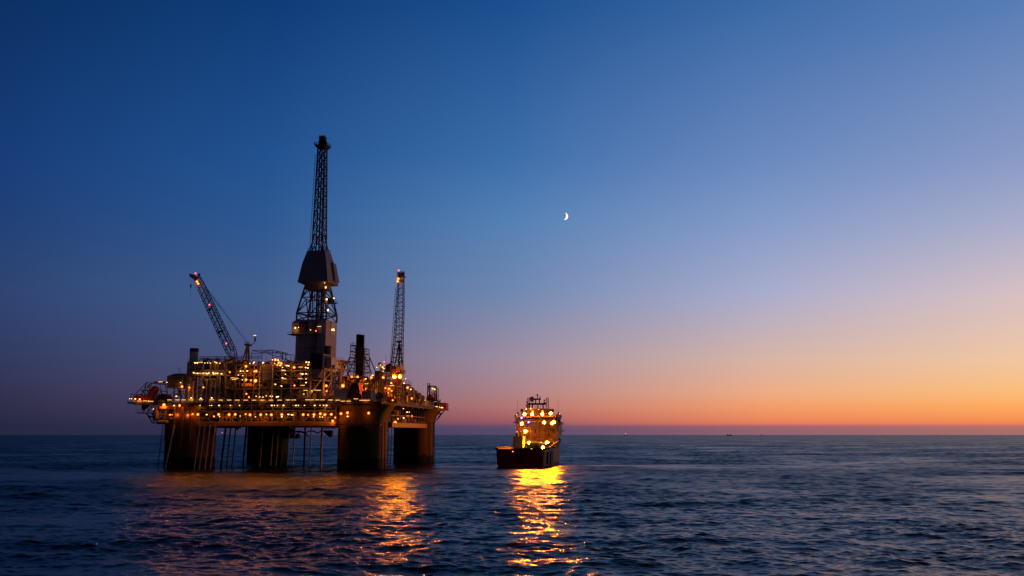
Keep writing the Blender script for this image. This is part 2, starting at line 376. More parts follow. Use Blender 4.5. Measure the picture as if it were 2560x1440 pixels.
# ================================================================== SEA
def make_sea():
    rs = [80.0]
    while rs[-1] < 26000:
        r = rs[-1]; rs.append(r + min(max(0.15, r*r/110000.0), 1.25 if r < 1000 else 1.25*(r/1000)**2.2, r*0.2))
    rs = np.array([2.0, 15.0, 35.0, 60.0] + rs)
    STEP = 0.075
    fine = np.arange(-30.5, 30.51, STEP)
    side = np.concatenate([np.arange(-180, -30.6, 3.0), fine, np.arange(32, 178, 3.0)])
    th = np.radians(side); nr, ntn = len(rs), len(th)
    Rr, Th = np.meshgrid(rs, th, indexing='ij')
    X = Rr*np.sin(Th); Y = Rr*np.cos(Th); Z = np.zeros_like(X)
    DX = np.zeros_like(X); DY = np.zeros_like(X)
    dr = np.gradient(rs)[:, None] * np.ones_like(X)
    da = np.radians(STEP) * Rr
    cell = np.maximum(dr*0.9, da)
    infov = (np.abs(np.degrees(Th)) <= 30.6)
    cell = np.where(infov, cell, Rr*0.06)
    g = np.random.RandomState(3)
    nc = 150
    lam = np.exp(np.linspace(math.log(0.75), math.log(70), nc)); lam *= np.exp(g.uniform(-.02, .02, nc))
    ang = np.radians(g.normal(14, 42, nc)); k = 2*pi/lam
    oct_ = math.log2(70/0.75)
    # slope variance per component
    s2 = np.full(nc, 0.040 / nc); s2 *= np.where(lam > 6.5, (6.5/lam)**1.7, 1.0)
    amp = np.sqrt(2*s2) / k
    ph = g.uniform(0, 2*pi, nc)
    # gusts: patches of rougher and calmer water
    P = np.zeros_like(X)
    for j in range(60):
        L = math.exp(g.uniform(math.log(25), math.log(400))); t = g.uniform(0, pi)
        P += np.clip(L/(cell*2.5) - 1, 0, 1)*np.cos(2*pi/L*(X*np.cos(t)*0.7 + Y*np.sin(t)) + g.uniform(0, 6.28))
    P = np.clip(1.0 + 0.05*P, 0.5, 1.5)
    # calmer slick around the ship and in the lee of the rig
    for (cx, cy, sx, sy, kk) in ((4, 440, 22, 14, 0.15), (-27, 452, 24, 9, 0.85), (-50, 474, 30, 6, 0.6), (50, 462, 28, 7, 0.85), (88, 470, 22, 5, 0.6), (-100, 425, 70, 30, 0.2)):
        P *= 1 - kk*np.exp(-((X-cx)/sx)**2 - ((Y-cy)/sy)**2)
    lost = np.zeros_like(X)
    for i in range(nc):
        w = np.clip((lam[i]/cell - 1.8) / 1.8, 0, 1)
        m = P if lam[i] < 14 else 1.0
        if w.max() > 0:
            arg = k[i]*(X*np.sin(ang[i]) + Y*np.cos(ang[i])) + ph[i]
            c = np.cos(arg); Z += amp[i]*w*m*c; sn = np.sin(arg)*amp[i]*w*m*0.9; DX -= sn*np.sin(ang[i]); DY -= sn*np.cos(ang[i])
        lost += s2[i]*(1-w*w)*(m*m if not np.isscalar(m) else 1)
    Z *= (1 - np.clip((Rr-5000)/6000, 0, 1))
    X = X + DX; Y = Y + DY
    v = np.stack([X.ravel(), Y.ravel(), Z.ravel()], 1)
    i = np.arange((nr-1))[:, None]*ntn; j = np.arange(ntn)[None, :]; j2 = (j+1) % ntn
    q = np.stack([i+j, i+j2, i+ntn+j2, i+ntn+j], -1).reshape(-1, 4)[:, ::-1]
    me = bpy.data.meshes.new('sea')
    me.vertices.add(len(v)); me.vertices.foreach_set('co', v.astype(np.float32).ravel())
    me.loops.add(q.size); me.loops.foreach_set('vertex_index', q.astype(np.int32).ravel())
    me.polygons.add(len(q)); me.polygons.foreach_set('loop_start', np.arange(0, q.size, 4, dtype=np.int32))
    try: me.polygons.foreach_set('loop_total', np.full(len(q), 4, dtype=np.int32))
    except Exception: pass
    me.polygons.foreach_set('use_smooth', np.ones(len(q), dtype=bool))
    me.update(calc_edges=True)
    at = me.attributes.new('chop', 'FLOAT', 'POINT')     # slope of the ripples too fine for the mesh
    at.data.foreach_set('value', np.sqrt(lost + 0.0009).astype(np.float32).ravel())
    ga = me.attributes.new('gust', 'FLOAT', 'POINT'); ga.data.foreach_set('value', P.astype(np.float32).ravel())
    o = bpy.data.objects.new('sea', me); col.objects.link(o)
    o['kind'] = 'structure'
    m = bpy.data.materials.new('sea_water'); m.use_nodes = True; t = m.node_tree; p = t.nodes['Principled BSDF']
    p.inputs['Base Color'].default_value = (0.0025, 0.006, 0.011, 1); p.inputs['IOR'].default_value = 1.333
    a = t.nodes.new('ShaderNodeAttribute'); a.attribute_name = 'chop'
    # GGX roughness from slope: alpha = sqrt2*sigma, roughness = sqrt(alpha)
    rg = M('SQRT', M('MULTIPLY', a.outputs['Fac'], 0.72, T=t), T=t)
    t.links.new(rg, p.inputs['Roughness'])
    tcn = t.nodes.new('ShaderNodeTexCoord')
    mp = t.nodes.new('ShaderNodeMapping'); mp.inputs['Scale'].default_value = (0.55, 1.0, 1.0); mp.inputs['Rotation'].default_value = (0, 0, 0.2)
    t.links.new(tcn.outputs['Object'], mp.inputs[0])
    n1 = t.nodes.new('ShaderNodeTexNoise'); n1.inputs['Scale'].default_value = 0.7; n1.inputs['Detail'].default_value = 4; n1.inputs['Roughness'].default_value = 0.6
    t.links.new(mp.outputs[0], n1.inputs[0])
    g2 = t.nodes.new('ShaderNodeAttribute'); g2.attribute_name = 'gust'
    bp = t.nodes.new('ShaderNodeBump'); bp.inputs['Strength'].default_value = 1.0; bp.inputs['Distance'].default_value = 0.22
    t.links.new(M('MULTIPLY', n1.outputs[0], g2.outputs['Fac'], T=t), bp.inputs['Height'])
    t.links.new(bp.outputs[0], p.inputs['Normal'])
    # dull brown diffuse share mixed in only to darken and warm the reflections
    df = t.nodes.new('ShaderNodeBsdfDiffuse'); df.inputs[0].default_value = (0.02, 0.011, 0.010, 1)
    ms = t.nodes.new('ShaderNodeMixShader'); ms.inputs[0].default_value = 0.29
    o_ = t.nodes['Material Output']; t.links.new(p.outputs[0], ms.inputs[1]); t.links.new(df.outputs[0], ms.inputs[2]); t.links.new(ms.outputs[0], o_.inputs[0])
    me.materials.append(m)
make_sea()

# ================================================================== OFFSHORE PLATFORM
F = RIG
DZ = 28.3                                   # main deck level
rig = Thing(F, 'offshore_platform', (0, 0, 0), 'huge semi-submersible oil platform on four thick yellow columns with decks strung with orange lamps', 'oil platform')
HW = 10.0
def column_mesh(ca, cb, z0, z1):
    g = MB(); n = 8; rr = 7.2; ring = []
    for (sx, sy, a0) in ((1,1,0),(-1,1,90),(-1,-1,180),(1,-1,270)):
        for i in range(n+1):
            t = R(a0 + 90*i/n); ring.append((ca + sx*(HW-rr) + rr*cos(t), cb + sy*(HW-rr) + rr*sin(t)))
    lv = [z0, 1.5, 5, 9, 14, 19.5, 22, 24.5, 27, z1]
    vs = []
    for k, z in enumerate(lv):
        e = [0, 0, 0, 0, 0, 0, .35, 1.3, 3.0, 3.6][k] if ca > 0 else 0      # the heads flare outwards on the right hand side
        vs += [(x + e*max(0, (x-ca)/HW), y, z) for x, y in ring]
    m = len(ring)
    fs = [(k*m+i, k*m+(i+1) % m, (k+1)*m+(i+1) % m, (k+1)*m+i) for k in range(len(lv)-1) for i in range(m)]
    fs.append(tuple(range((len(lv)-1)*m, len(lv)*m)))
    g.add(vs, fs, True)
    return g
for ca, cb in ((-39.4, -42), (-38.6, 42), (41.2, -42), (42, 42)):
    if True:
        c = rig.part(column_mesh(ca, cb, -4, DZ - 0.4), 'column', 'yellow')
        g = MB()          # weld lines, rub strips and a row of drain ports round the column head
        for z in (10.2, 17.6):
            g.box(ca-HW-.06, ca+HW+.06, cb-HW+7.4, cb+HW-7.4, z, z+.18); g.box(ca-HW+7.4, ca+HW-7.4, cb-HW-.06, cb+HW+.06, z, z+.18)
        for i in range(5):
            g.box(ca-4+2*i-.25, ca-4+2*i+.25, cb-HW-.08, cb-HW+.1, 16.3, 17.0); g.box(ca+HW-.1, ca+HW+.08, cb-4+2*i-.25, cb-4+2*i+.25, 16.3, 17.0)
        rig.part(g, 'drain_port', 'dark', c)

# deck box: bottom plating, girders, inner bulkheads, main deck plate
g = MB()
for s in (-1, 1):
    g.box(-32, 32, s*50-1.6 if s > 0 else -51.5, 51.5 if s > 0 else -49.9, 18.6, 20.3)
    g.box(s*50-1.6 if s > 0 else -51.5, 51.5 if s > 0 else -49.9, -32, 32, 18.2, 20.3)
g.box(-31.8, 31.8, -49.8, 49.8, 18.8, 19.2)
g.box(-50, -32.1, -31.8, 31.8, 18.8, 19.2); g.box(32.1, 50, -31.8, 31.8, 18.8, 19.2)
rig.part(g, 'lower_girder', 'ypaint')
g = MB(); g.box(-50.5, 52.5, -52.5, 52.5, DZ-0.35, DZ+0.55)
for i in range(-5, 6):
    g.box(-50.3, 52.3, i*10-.25, i*10+.25, DZ-1.3, DZ-.36); g.box(i*10-.25, i*10+.25, -52.3, -50.5, DZ-1.2, DZ-.37)
rig.part(g, 'main_deck', 'dark')
g = MB(); g.box(-31.5, 31.5, -50.5, 50, 25.1, 25.4); g.box(32, 50.5, -31, 31, 23.4, 23.7)
rig.part(g, 'mezzanine_deck', 'steel')
g = MB()
g.box(-46, 46, -38, -37.5, 19.3, 27.9); g.box(37.5, 38, -37.4, 46, 19.3, 27.9); g.box(-38, -37.5, -37.4, 46, 19.3, 27.9); g.box(-37, 37, 45.5, 46, 19.3, 27.9)
rig.part(g, 'inner_bulkhead', 'steel')
# truss in the open side of the deck box
g = MB()
for i in range(14):
    x = -31.5 + i*4.85
    g.tube((x, -50.2, 20.3), (x, -50.2, 27.9), .22, 5)
    if i < 13 and i % 2 == 0: g.tube((x, -50.2, 20.3), (x+4.85, -50.2, 25.1), .16, 4)
for i in range(13):
    y = -31 + i*5.1
    g.tube((50.2, y, 20.3), (50.2, y, 27.9), .22, 5)
g.tube((50.2, -32, 27.8), (50.2, -52, 27.8), .22, 5); g.tube((50.2, -31.5, 27.8), (50.2, 31, 27.8), .2, 5); g.tube((32, -50.2, 27.8), (50.2, -51.9, 27.8), .2, 5)
for z in (20.4, 27.8): g.tube((-32, -50.2, z), (32.1, -50.2, z), .2, 5)
for z in (22.2, 25.0, 26.6): g.tube((-32, -50.3, z), (32, -50.3, z), .12, 4)
rig.part(g, 'side_truss', 'steel')

def clutter(T, name_seed, a0, a1, b0, b1, z0, z1, n, mats=('steel', 'pipe', 'copper', 'pale'), parent=None, sc=1.0):
    """pipework, vessels and equipment packed in a box"""
    r = random.Random(name_seed)
    groups = {'pipework': [MB(), 'pipe'], 'cable_tray': [MB(), 'pale']}; own = []
    for i in range(n):
        a = r.uniform(a0, a1); b = r.uniform(b0, b1); z = r.uniform(z0, z1); k = r.random()
        if k < 0.45:      # bent pipe
            g = groups['pipework'][0]; rad = r.uniform(.08, .28)*sc; pts = [(a, b, z)]
            for _ in range(r.randint(2, 4)):
                q = list(pts[-1]); ax = r.choice((0, 0, 2, 2, 1)); q[ax] += r.choice((-1, 1))*r.uniform(1, 6)
                q[0] = min(max(q[0], a0), a1); q[1] = min(max(q[1], b0), b1); q[2] = min(max(q[2], z0), z1); pts.append(tuple(q))
            g.path(pts, rad, 6)
        elif k < 0.57:    # vertical or lying vessel with domed ends
            g = MB(); own.append((g, 'vessel', 'copper')); rad = r.uniform(.5, 1.3)*sc; L = r.uniform(2, 4.5)*sc
            if r.random() < .5:
                L = min(L, max(z1-z-rad, 1)); p = (a, b, z); q = (a, b, z+L)
            else:
                L = min(L, max(a1-a-rad, 1)); p = (a, b, z); q = (a+L, b, z)
            g.tube(p, q, rad, 10); g.ball(p, rad, 10, 4); g.ball(q, rad, 10, 4)
        elif k < 0.80:    # skid mounted machines
            g = MB(); own.append((g, 'machine_skid', 'steel')); w = r.uniform(.5, 2.2)*sc; h = r.uniform(.6, 2.6)*sc; d = r.uniform(.5, 1.6)*sc
            h = min(h, max(z1-z, .5))
            g.box(a, a+w, b, b+d, z, z+h); g.box(a+w*.2, a+w*.5, b+.1, b+d*.7, z+h+.003, z+h*1.25); g.tube((a+w*.8, b+d/2, z+h), (a+w*.8, b+d/2, z+h+.9), .1, 5)
            g.tube((a+w*.3, b-.1, z+h*.5), (a+w*.3, b+.1, z+h*.5), .22, 8)
        else:
            g = groups['cable_tray'][0]; L = r.uniform(3, 10)
            if r.random() < .45: g.box(a, a+.3, b, b+.15, z, min(z+L*.6, z1))
            else: g.box(a, min(a+L, a1), b, b+.4, z, z+.12)
    for nm, (g, m_) in groups.items(): T.part(g, nm, m_, parent)
    for g, nm, m_ in own: T.part(g, nm, m_, parent)
clutter(rig, 11, -31.5, 31.5, -49.2, -39.5, 20.3, 24.8, 240)
clutter(rig, 12, -31.5, 31.5, -49.2, -39.5, 25.6, 27.6, 110, sc=.7)
clutter(rig, 13, 40, 49.5, -31, 31, 20.3, 23.2, 80)
clutter(rig, 14, -51.5, -42, -52.2, -50.9, 20.3, 27.4, 40)

# hull gear on the right hand columns, walkway round the column head
g = MB(); g.rail([(32.5, -53.4, 19.4), (52.5, -53.4, 19.4), (52.5, -50, 19.4)], 1.2, 2); g.box(32, 52.6, -53.6, -52.2, 19.1, 19.35)
rig.part(g, 'column_walkway', 'steel')
g = MB()
p0, p1 = F.pb(1030, 1025, 34), F.pb(1030, 1059, 34)
for (x0, x1, y0, y1) in ((975, 984, 1044, 1062), (991, 1001, 1028, 1060), (1013, 1031, 1038, 1060)):
    q0 = F.pa(x0, y1, 44.0); q1 = F.pa(x1, y0, 44.0)
    g.box(40, 43.5, min(q0.y, q1.y), max(q0.y, q1.y), 20.31, q1.z)
rig.part(g, 'locker_house', 'ypaint')
g = MB()
g.path([(48.2, -30, 19.4), (48.2, 31, 19.4)], .15)
g.rail([(51.6, -31, 20.31), (51.6, 31, 20.31)], 1.1, 2.5)
rig.part(g, 'side_railing', 'steel')

# main deck rail and edge walkway lamps
g = MB()
g.rail([(-50.3, 0, DZ+.56), (-50.3, -52.3, DZ+.56), (52.3, -52.3, DZ+.56), (52.3, 52.3, DZ+.56)], 1.2, 2.2)
rig.part(g, 'deck_railing', 'pale')
g = MB()      # tall riser guide panels, wind wall under the deck edge
for i in range(16):
    a = -30 + i*3.9
    g.box(a, a+.25, -52.9, -52.56, DZ-1.2, DZ+1.9)
rig.part(g, 'rail_post', 'steel')

# risers, caissons and chains reaching down into the sea
def hang(px0, py0, px1, py1, b, r, m, nm):
    p = F.pb(px0, py0, b); q = F.pb(px1, py1, b); d = (q - p) / (q.z - p.z)
    top = p + d * (19.0 - p.z) if p.z < 19 else p; bot = p + d * (-3 - p.z)
    g = MB()
    if nm == 'anchor_chain':
        L = (bot-top).length; n = int(L/0.55); x = Vector((1, 0, 0)); y = Vector((0, 1, 0))
        for i in range(n):
            c = top.lerp(bot, i/n); e = top.lerp(bot, (i+1.25)/n); s_ = (x if i % 2 else y)*.26
            g.tube(c+s_, e+s_, .09, 4); g.tube(c-s_, e-s_, .09, 4); g.tube(c-s_, c+s_, .09, 4)
    else:
        g.tube(top, bot, r, 8)
        for k in range(1, 5): c = top.lerp(bot, k/5); g.tube(c, c+(bot-top).normalized()*.4, r*1.35, 8)
    rig.part(g, nm, m)
Z3 = lambda x, y: (380 + x/6.737, 1040 + y/6.737)
Z4 = lambda x, y: (740 + x/6.737, 1040 + y/6.737)
for (x, y, X, Y, b, r, m) in ((355,250,240,800,-54,.32,'riser'),(800,230,720,800,-54,.24,'riser'),(880,230,805,800,-54,.24,'riser'),(970,230,900,800,-54,.24,'riser'),(1060,230,990,800,-53.6,.24,'riser'),
    (1240,190,1160,890,-40,.42,'black'),(1325,190,1255,880,-30,.32,'steel'),(1412,190,1345,880,-30,.32,'steel'),(1590,190,1530,880,-20,.42,'black'),(1865,235,1815,815,-15,.26,'riser'),(2040,235,1995,820,-10,.26,'riser'),
    (2130,235,2085,820,-10,.26,'riser'),(2222,235,2170,820,-5,.26,'steel'),(2312,240,2275,825,-10,.28,'riser'),(2408,235,2368,825,-15,.28,'riser')):
    hang(*Z3(x, y), *Z3(X, Y), b, r, m, 'riser')
for (x, y, X, Y, b, r, m) in ((152,270,130,930,-30,.4,'black'),(255,235,228,860,-25,.26,'riser'),(437,235,415,850,-25,.44,'riser')):
    hang(*Z4(x, y), *Z4(X, Y), b, r, m, 'riser')
for (x, y, X, Y, b) in ((1452,100,1445,640,-53),(1500,100,1497,600,-52.6)):
    hang(*Z4(x, y), *Z4(X, Y), b, .22, 'dark', 'drain_pipe')
hang(*Z3(182, 170), *Z3(102, 830), -50, .3, 'black', 'anchor_chain')
hang(*Z3(1612, 190), *Z3(1600, 880), -20, .3, 'black', 'anchor_chain')
for (x, X, b) in ((1560,1545,-30),(1612,1590,-30),(1540,1528,-35)): hang(*Z4(x, 235), *Z4(X, 800), b, .3, 'black', 'anchor_chain')
for (x, X, b) in ((2322,2298,38),(2330,2335,44),(2255,2262,31),(2225,2235,31)): hang(*Z4(x, 100), *Z4(X, 800), b, .3, 'dark', 'anchor_chain')
g = MB()         # loops of hose under the deck
for (x0, x1, xm, ym, yt) in ((2400,2640,2520,268,345),):
    pts = [F.pb(*Z3(x0+(x1-x0)*i/12, yt-(yt-ym)*sin(pi*i/12)), -5) for i in range(13)]; g.path(pts, .25)
pts = [F.pb(*Z4(-60+210*i/12, 290-30*sin(pi*i/12)), -5) for i in range(13)]; g.path(pts, .45)
pts = [F.pb(*Z4(150+210*i/12, 290-40*sin(pi*i/12)), -5) for i in range(13)]; g.path(pts, .3)
pts = [F.pb(*Z4(360+100*i/8, 300-55*sin(pi/2*i/8)), -5) for i in range(9)]; g.path(pts, .3)
rig.part(g, 'loading_hose', 'black')
g = MB(); A = F.pb(*Z4(455, 250), -5); B_ = F.pb(*Z4(585, 300), -5); g.tube(A, B_, .3, 10, 1.8); g.tube(B_, B_+Vector((.6,0,-.1)), 1.8, 10, 1.6)
q = F.pb(*Z4(455, 212), -5); g.box(q.x, q.x+6.5, -5.5, -4.5, q.z, q.z+.35)
rig.part(g, 'hose_funnel', 'black')
g = MB()
q = F.pb(*Z3(2200, 380), -4); q2 = F.pb(*Z3(2470, 200), -4)
g.box(q.x, q.x+5, -5, -1, q.z, q2.z); g.box(q.x+4.9, q2.x, -4.6, -1.6, q.z, q.z+2.2); g.box(q.x-14, q.x-.1, -4.8, -2, q2.z-1.4, q2.z+1)
q = F.pb(*Z3(1410, 230), -30); g.box(q.x, q.x+1.3, -30.5, -29.5, q.z, 18.7)
rig.part(g, 'underdeck_machinery', 'black')
g = MB(); p = F.pb(408, 1066, -51); g.tube((-46, -51, 18.8), (-46, -51, 27), .4); 
for i in range(1, 5): g.box(-50.5+i*3.9, -49.7+i*3.9, -52.55, -52.3, 9 + (i % 3)*3, 27)
rig.part(g, 'caisson', 'ypaint')

# rows of lamps: deck box side (sodium), mezzanine (warm), deck edge walkway (strips)
sod = [(425,1037,'o'),(431,1037,'o'),(444.5,1036,'O'),(470,1037,'O'),(482,1035,'o'),(494.7,1036,'O'),(516.7,1036.5,'W'),(535,1041,'o'),(546.5,1036,'O'),(549,1041,'w'),(572.7,1036.5,'O'),(588,1036,'O'),(600.3,1040,'w'),
  (614,1035.5,'o'),(625,1037,'O'),(638.6,1042,'w'),(651.8,1037,'O'),(666,1036,'o'),(678.3,1037,'O'),(704.5,1036.5,'O'),(704.5,1042,'W'),(721,1036,'W'),(729,1037,'W'),(732,1037,'o'),(758,1036.5,'O'),(770,1037,'o'),(785,1036.5,'O'),(784,1042,'w'),
  (800.8,1034.5,'O'),(799.6,1042.5,'w'),(806,1042.5,'w'),(812.3,1036.5,'O'),(828.2,1035.8,'O'),(831.8,1052.6,'O'),(838,1044,'o')]
lamps(rig, F, [(k, x, y) for x, y, k in sod], b=-51.75)
lamps(rig, F, [(k, x, y) for x, y, k in ((852.6,1034,'O'),(868.8,1032,'O'),(869,1041,'W'),(921.7,1032.7,'O'))], b=-52.9)
mez = [501.3,523.9,529,547.7,575.9,598.8,679.2,686,693.6,709,718,733.4,739.7,746,761.4,786.7,799.7,809.2,816.5]
lamps(rig, F, [('w' if i % 3 else 'W', x, 1013.6) for i, x in enumerate(mez)], b=-50.6)
lamps(rig, F, [('B', 410, 1012.8), ('W', 435.4, 1014), ('O', 449, 1014)], b=-53.2)
strips = [(685,995),(795,995),(880,995),(985,995),(1120,993),(1270,993),(1395,997),(1510,997),(1625,997),(1740,998),(1855,998),(1970,998),(2090,998),(2210,998)]
lamps(rig, F, [('S',) + z1(*p) for p in strips], b=-52.75)
lamps(rig, F, [('S',) + z2(*p) for p in ((110,995),(190,995),(380,993),(440,993),(520,993),(590,993),(700,995),(800,998),(870,1012),(950,1012),(1050,980),(1130,1000),(1190,1000))], b=-52.75)
sides = [('o', 1440/5.538+700, 1040/5.538+820), ('w',) + z2(1710,1115), ('W',) + z2(1760,1165), ('w',) + z2(1790,1165), ('W',) + z2(1712,1245), ('B',) + z2(1595,1308)]
lamps(rig, F, sides, a=51.0)
lamps(rig, F, [('O', 1020, 1041), ('O', 1029, 1041), ('o', 995, 1047)], a=47.4)

# ------------------------------------------------------------------ helper: open steel module frame with plated floors
def frame(g, a0, a1, b0, b1, zs, na, nb, r=.25, diag=True, seed=1):
    q = random.Random(seed)
    xs = [a0+(a1-a0)*i/na for i in range(na+1)]; ys = [b0+(b1-b0)*i/nb for i in range(nb+1)]
    for x in xs:
        for y in ys: g.box(x-r, x+r, y-r, y+r, zs[0], zs[-1])
    for z in zs:
        for y in (ys[0], ys[-1]): g.box(a0, a1, y-r*.85, y+r*.85, z-r*1.3, z+r*.9)
        for x in (xs[0], xs[-1]): g.box(x-r*.8, x+r*.8, b0, b1, z-r*1.25, z+r*.85)
    if diag:
        for z, w in zip(zs, zs[1:]):
            for i in range(na):
                if q.random() < .55:
                    s = q.random() < .5
                    g.tube((xs[i], b0, z if s else w), (xs[i+1], b0, w if s else z), r*.6, 5)
            for j in range(nb):
                if q.random() < .6: g.tube((a1, ys[j], z), (a1, ys[j+1], w), r*.6, 5)
def floors(g, a0, a1, b0, b1, zs, t=.12):
    for z in zs: g.box(a0+.3, a1-.3, b0+.3, b1-.3, z-.05, z+t)
def zz(py, b=-45, px=600): return F.pb(px, py, b).z
def aa(px, b, py=950): return F.pb(px, py, b).x

# ------------------------------------------------------------------ left process module
ML = -47
a0, a1 = aa(468, ML), aa(563, ML)
zs = [DZ+.6, zz(968, ML), zz(937, ML), zz(926, ML), zz(905, ML)]
pm = Thing(F, 'process_module', (a0, ML, DZ+.55), 'tall open process module at the left end with two rows of white lamps up high', 'process module')
g = MB(); frame(g, a0, a1, ML, ML+22, zs, 5, 2, .28, seed=4); pm.part(g, 'steel_frame', 'steel')
g = MB(); floors(g, a0, a1, ML, ML+22, zs[1:]); g.box(a0, a1, ML-.35, ML-.25, zs[2]-.2, zs[3]+.4); pm.part(g, 'deck_floor', 'steel')
g = MB(); g.rail([(a0, ML-.2, zs[4]+.2), (a1+8, ML-.2, zs[4]+.2)], 1.4, 2.4, .07)
for y in (890.5, 894, 897.5): g.tube((a0+4, ML+3, zz(y, ML+3)), (aa(652, ML+3), ML+3, zz(y, ML+3)), .14, 5)
for i in range(9): x = a0+4+i*4; g.tube((x, ML+3, zs[4]), (x, ML+3, zz(890.5, ML+3)), .1, 4)
pm.part(g, 'pipe_rack', 'steel')
clutter(pm, 21, a0+.5, a1-1, ML+1, ML+14, zs[0], zs[1]-1, 75)
clutter(pm, 22, a0+.5, a1-1, ML+1, ML+14, zs[1]+.1, zs[2]-1, 75)
clutter(pm, 23, a0+.5, a1-1, ML+1, ML+12, zs[3]+.1, zs[4]-.4, 70, sc=.8)
clutter(pm, 24, a0+3, a1+2, ML+2, ML+14, zs[4]+.1, zs[4]+2.0, 35, sc=.7)
g = MB(); g.box(a0+.4, a1, ML+15, ML+15.3, DZ+.6, zs[4]); pm.part(g, 'back_wall', 'clad')
g = MB()
for i in range(8): g.box(a0+2.1*i+1, a0+2.1*i+1.5, ML-.5, ML-.3, zs[0], zs[1]+1.5+(i*7 % 5)*.8)
pm.part(g, 'downpipe', 'pale')
lamps(pm, F, [(k,)+z1(x, y) for k, x, y in (('S',1045,625),('W',1020,620),('W',1075,628),('S',1100,625),('S',1175,622),('w',1150,628),('W',1205,632),('W',1230,625),('W',1290,618),('W',1295,635),('W',1325,628),('W',1350,628),('W',1405,634),
   ('S',1055,478),('W',1040,484),('W',1070,484),('S',1115,476),('w',1175,484),('w',1212,484),('w',1250,484),('w',1312,470),('W',1335,480),('w',1383,488),
   ('o',960,824),('o',1155,822),('W',1120,975),('W',1270,968),('W',985,968))], b=ML-.9)

# louvred inlet box on posts at far left
b_ = -44; q0 = F.pb(416, 970, b_); q1 = F.pb(452, 940, b_)
ib = Thing(F, 'inlet_box', (q0.x, b_, DZ+.55), 'dark boxy air inlet on thin posts, left of the round stack', 'air inlet')
g = MB(); g.box(q0.x, q1.x+1, b_, b_+7, q0.z, q1.z)
g.frus([(q0.x,b_,q1.z+.003),(q1.x+1,b_,q1.z+.003),(q1.x+1,b_+7,q1.z+.003),(q0.x,b_+7,q1.z+.003)], [(q0.x+3,b_+1,q1.z+1.2),(q1.x+1,b_+1,q1.z+1.2),(q1.x+1,b_+6,q1.z+1.2),(q0.x+3,b_+6,q1.z+1.2)])
ib.part(g, 'housing', 'hood')
g = MB()
for i in range(9): z = q0.z+.4+i*(q1.z-q0.z-.6)/9; g.box(q0.x+.2, q1.x+.8, b_-.12, b_-.003, z, z+.25)
ib.part(g, 'louvre', 'black')
g = MB()
for x in (q0.x+.4, (q0.x+q1.x)/2, q1.x+.4):
    for y in (b_+.4, b_+6.6): g.tube((x, y, DZ+.56), (x, y, q0.z), .17, 5)
g.tube((q0.x+.4, b_+.4, DZ+4), (q1.x, b_+.4, q0.z-.2), .1, 4); ib.part(g, 'post', 'steel')
g = MB(); x = aa(441, b_); g.tube((x, b_+2, q1.z), (x, b_+2, zz(918, b_)), .12, 5); g.path([(x, b_+2, zz(918, b_)), (x-.6, b_+2, zz(917, b_)), (x-.9, b_+2, zz(919, b_))], .12); g.tube((x+1, b_+2, q1.z), (x+1, b_+2, zz(925, b_)), .08, 4)
ib.part(g, 'vent_pipe', 'dark')
lamps(ib, F, [('w',)+z1(840,755), ('O',)+z1(858,812), ('W',)+z1(780,945), ('w',)+z1(650,752)], b=b_-.6)
g = MB(); clutter(ib, 31, q0.x+1, q1.x+3, b_+1, b_+6, DZ+.6, q0.z-.5, 22, sc=.8)

# round exhaust stack, left
b_ = -40; xl, xr = aa(472, b_), aa(491.5, b_); xc = (xl+xr)/2; rr = (xr-xl)/2
st = Thing(F, 'exhaust_stack', (xc, b_, DZ+.55), 'plain round grey exhaust stack with dark rim at the left end of the upper deck', 'stack')
zt = zz(869.5, b_); zb = zz(937, b_)
g = MB(); g.tube((xc, b_, DZ+.6), (xc, b_, zt), rr, 20); st.part(g, 'flue', 'clad')
g = MB(); g.tube((xc, b_, zt-1.6), (xc, b_, zt+.05), rr*1.04, 20); g.tube((xc, b_, zt-.2), (xc, b_, zt+.08), rr*.86, 20); st.part(g, 'rim', 'dark')
g = MB(); g.ladder((xl-.3, b_-.6, DZ+1), (xl-.3, b_-.6, zz(900, b_)), .6)
for y in (908, 915, 925, 934): z = zz(y, b_); g.tube((xc, b_, z), (xc, b_, z+.2), rr*1.12, 16)
st.part(g, 'ladder', 'dark')

# ------------------------------------------------------------------ middle process module
MM = -43
a0, a1 = aa(566, MM), aa(775, MM)
zs = [DZ+.6, zz(972, MM), zz(949, MM), zz(928, MM), zz(912, MM)]
mm = Thing(F, 'process_module', (a0, MM, DZ+.55), 'wide cluttered process module below the derrick, pipes and vessels glowing orange and yellow', 'process module')
g = MB(); frame(g, a0, a1, MM, MM+24, zs, 9, 2, .24, seed=9); mm.part(g, 'steel_frame', 'steel')
g = MB(); floors(g, a0, a1, MM, MM+24, zs[1:4]); mm.part(g, 'deck_floor', 'steel')
for i in range(4): clutter(mm, 41+i, a0+.5, a1-1, MM+.6, MM+13, zs[i]+.1, zs[i+1]-.7, 150, sc=.95)
clutter(mm, 47, a0+1, a1-2, MM+.6, MM+10, zs[4], zs[4]+1.7, 90, sc=.75)
g = MB(); g.box(a0+.5, a1-.5, MM+14, MM+14.3, DZ+.6, zs[4]-.5); mm.part(g, 'back_wall', 'dark')
g = MB(); x0, x1 = aa(651.5, MM-.6), aa(679, MM-.6); g.box(x0, x1, MM-.6, MM+4, zz(951, MM), zz(914.5, MM)); mm.part(g, 'switch_room', 'hood')
g = MB(); g.box(x0-.2, x1+.2, MM-.75, MM-.62, zz(931.5, MM), zz(930, MM)); g.box(x0-.5, x0-.2, MM-.9, MM-.6, DZ+.6, zz(914, MM)); g.box(x1+.2, x1+.5, MM-.9, MM-.6, DZ+.6, zz(914, MM)); mm.part(g, 'room_post', 'pale')
g = MB()     # the light trusses and vent arms standing on top
def PB(px, py, b=MM+6): return F.pb(px, py, b)
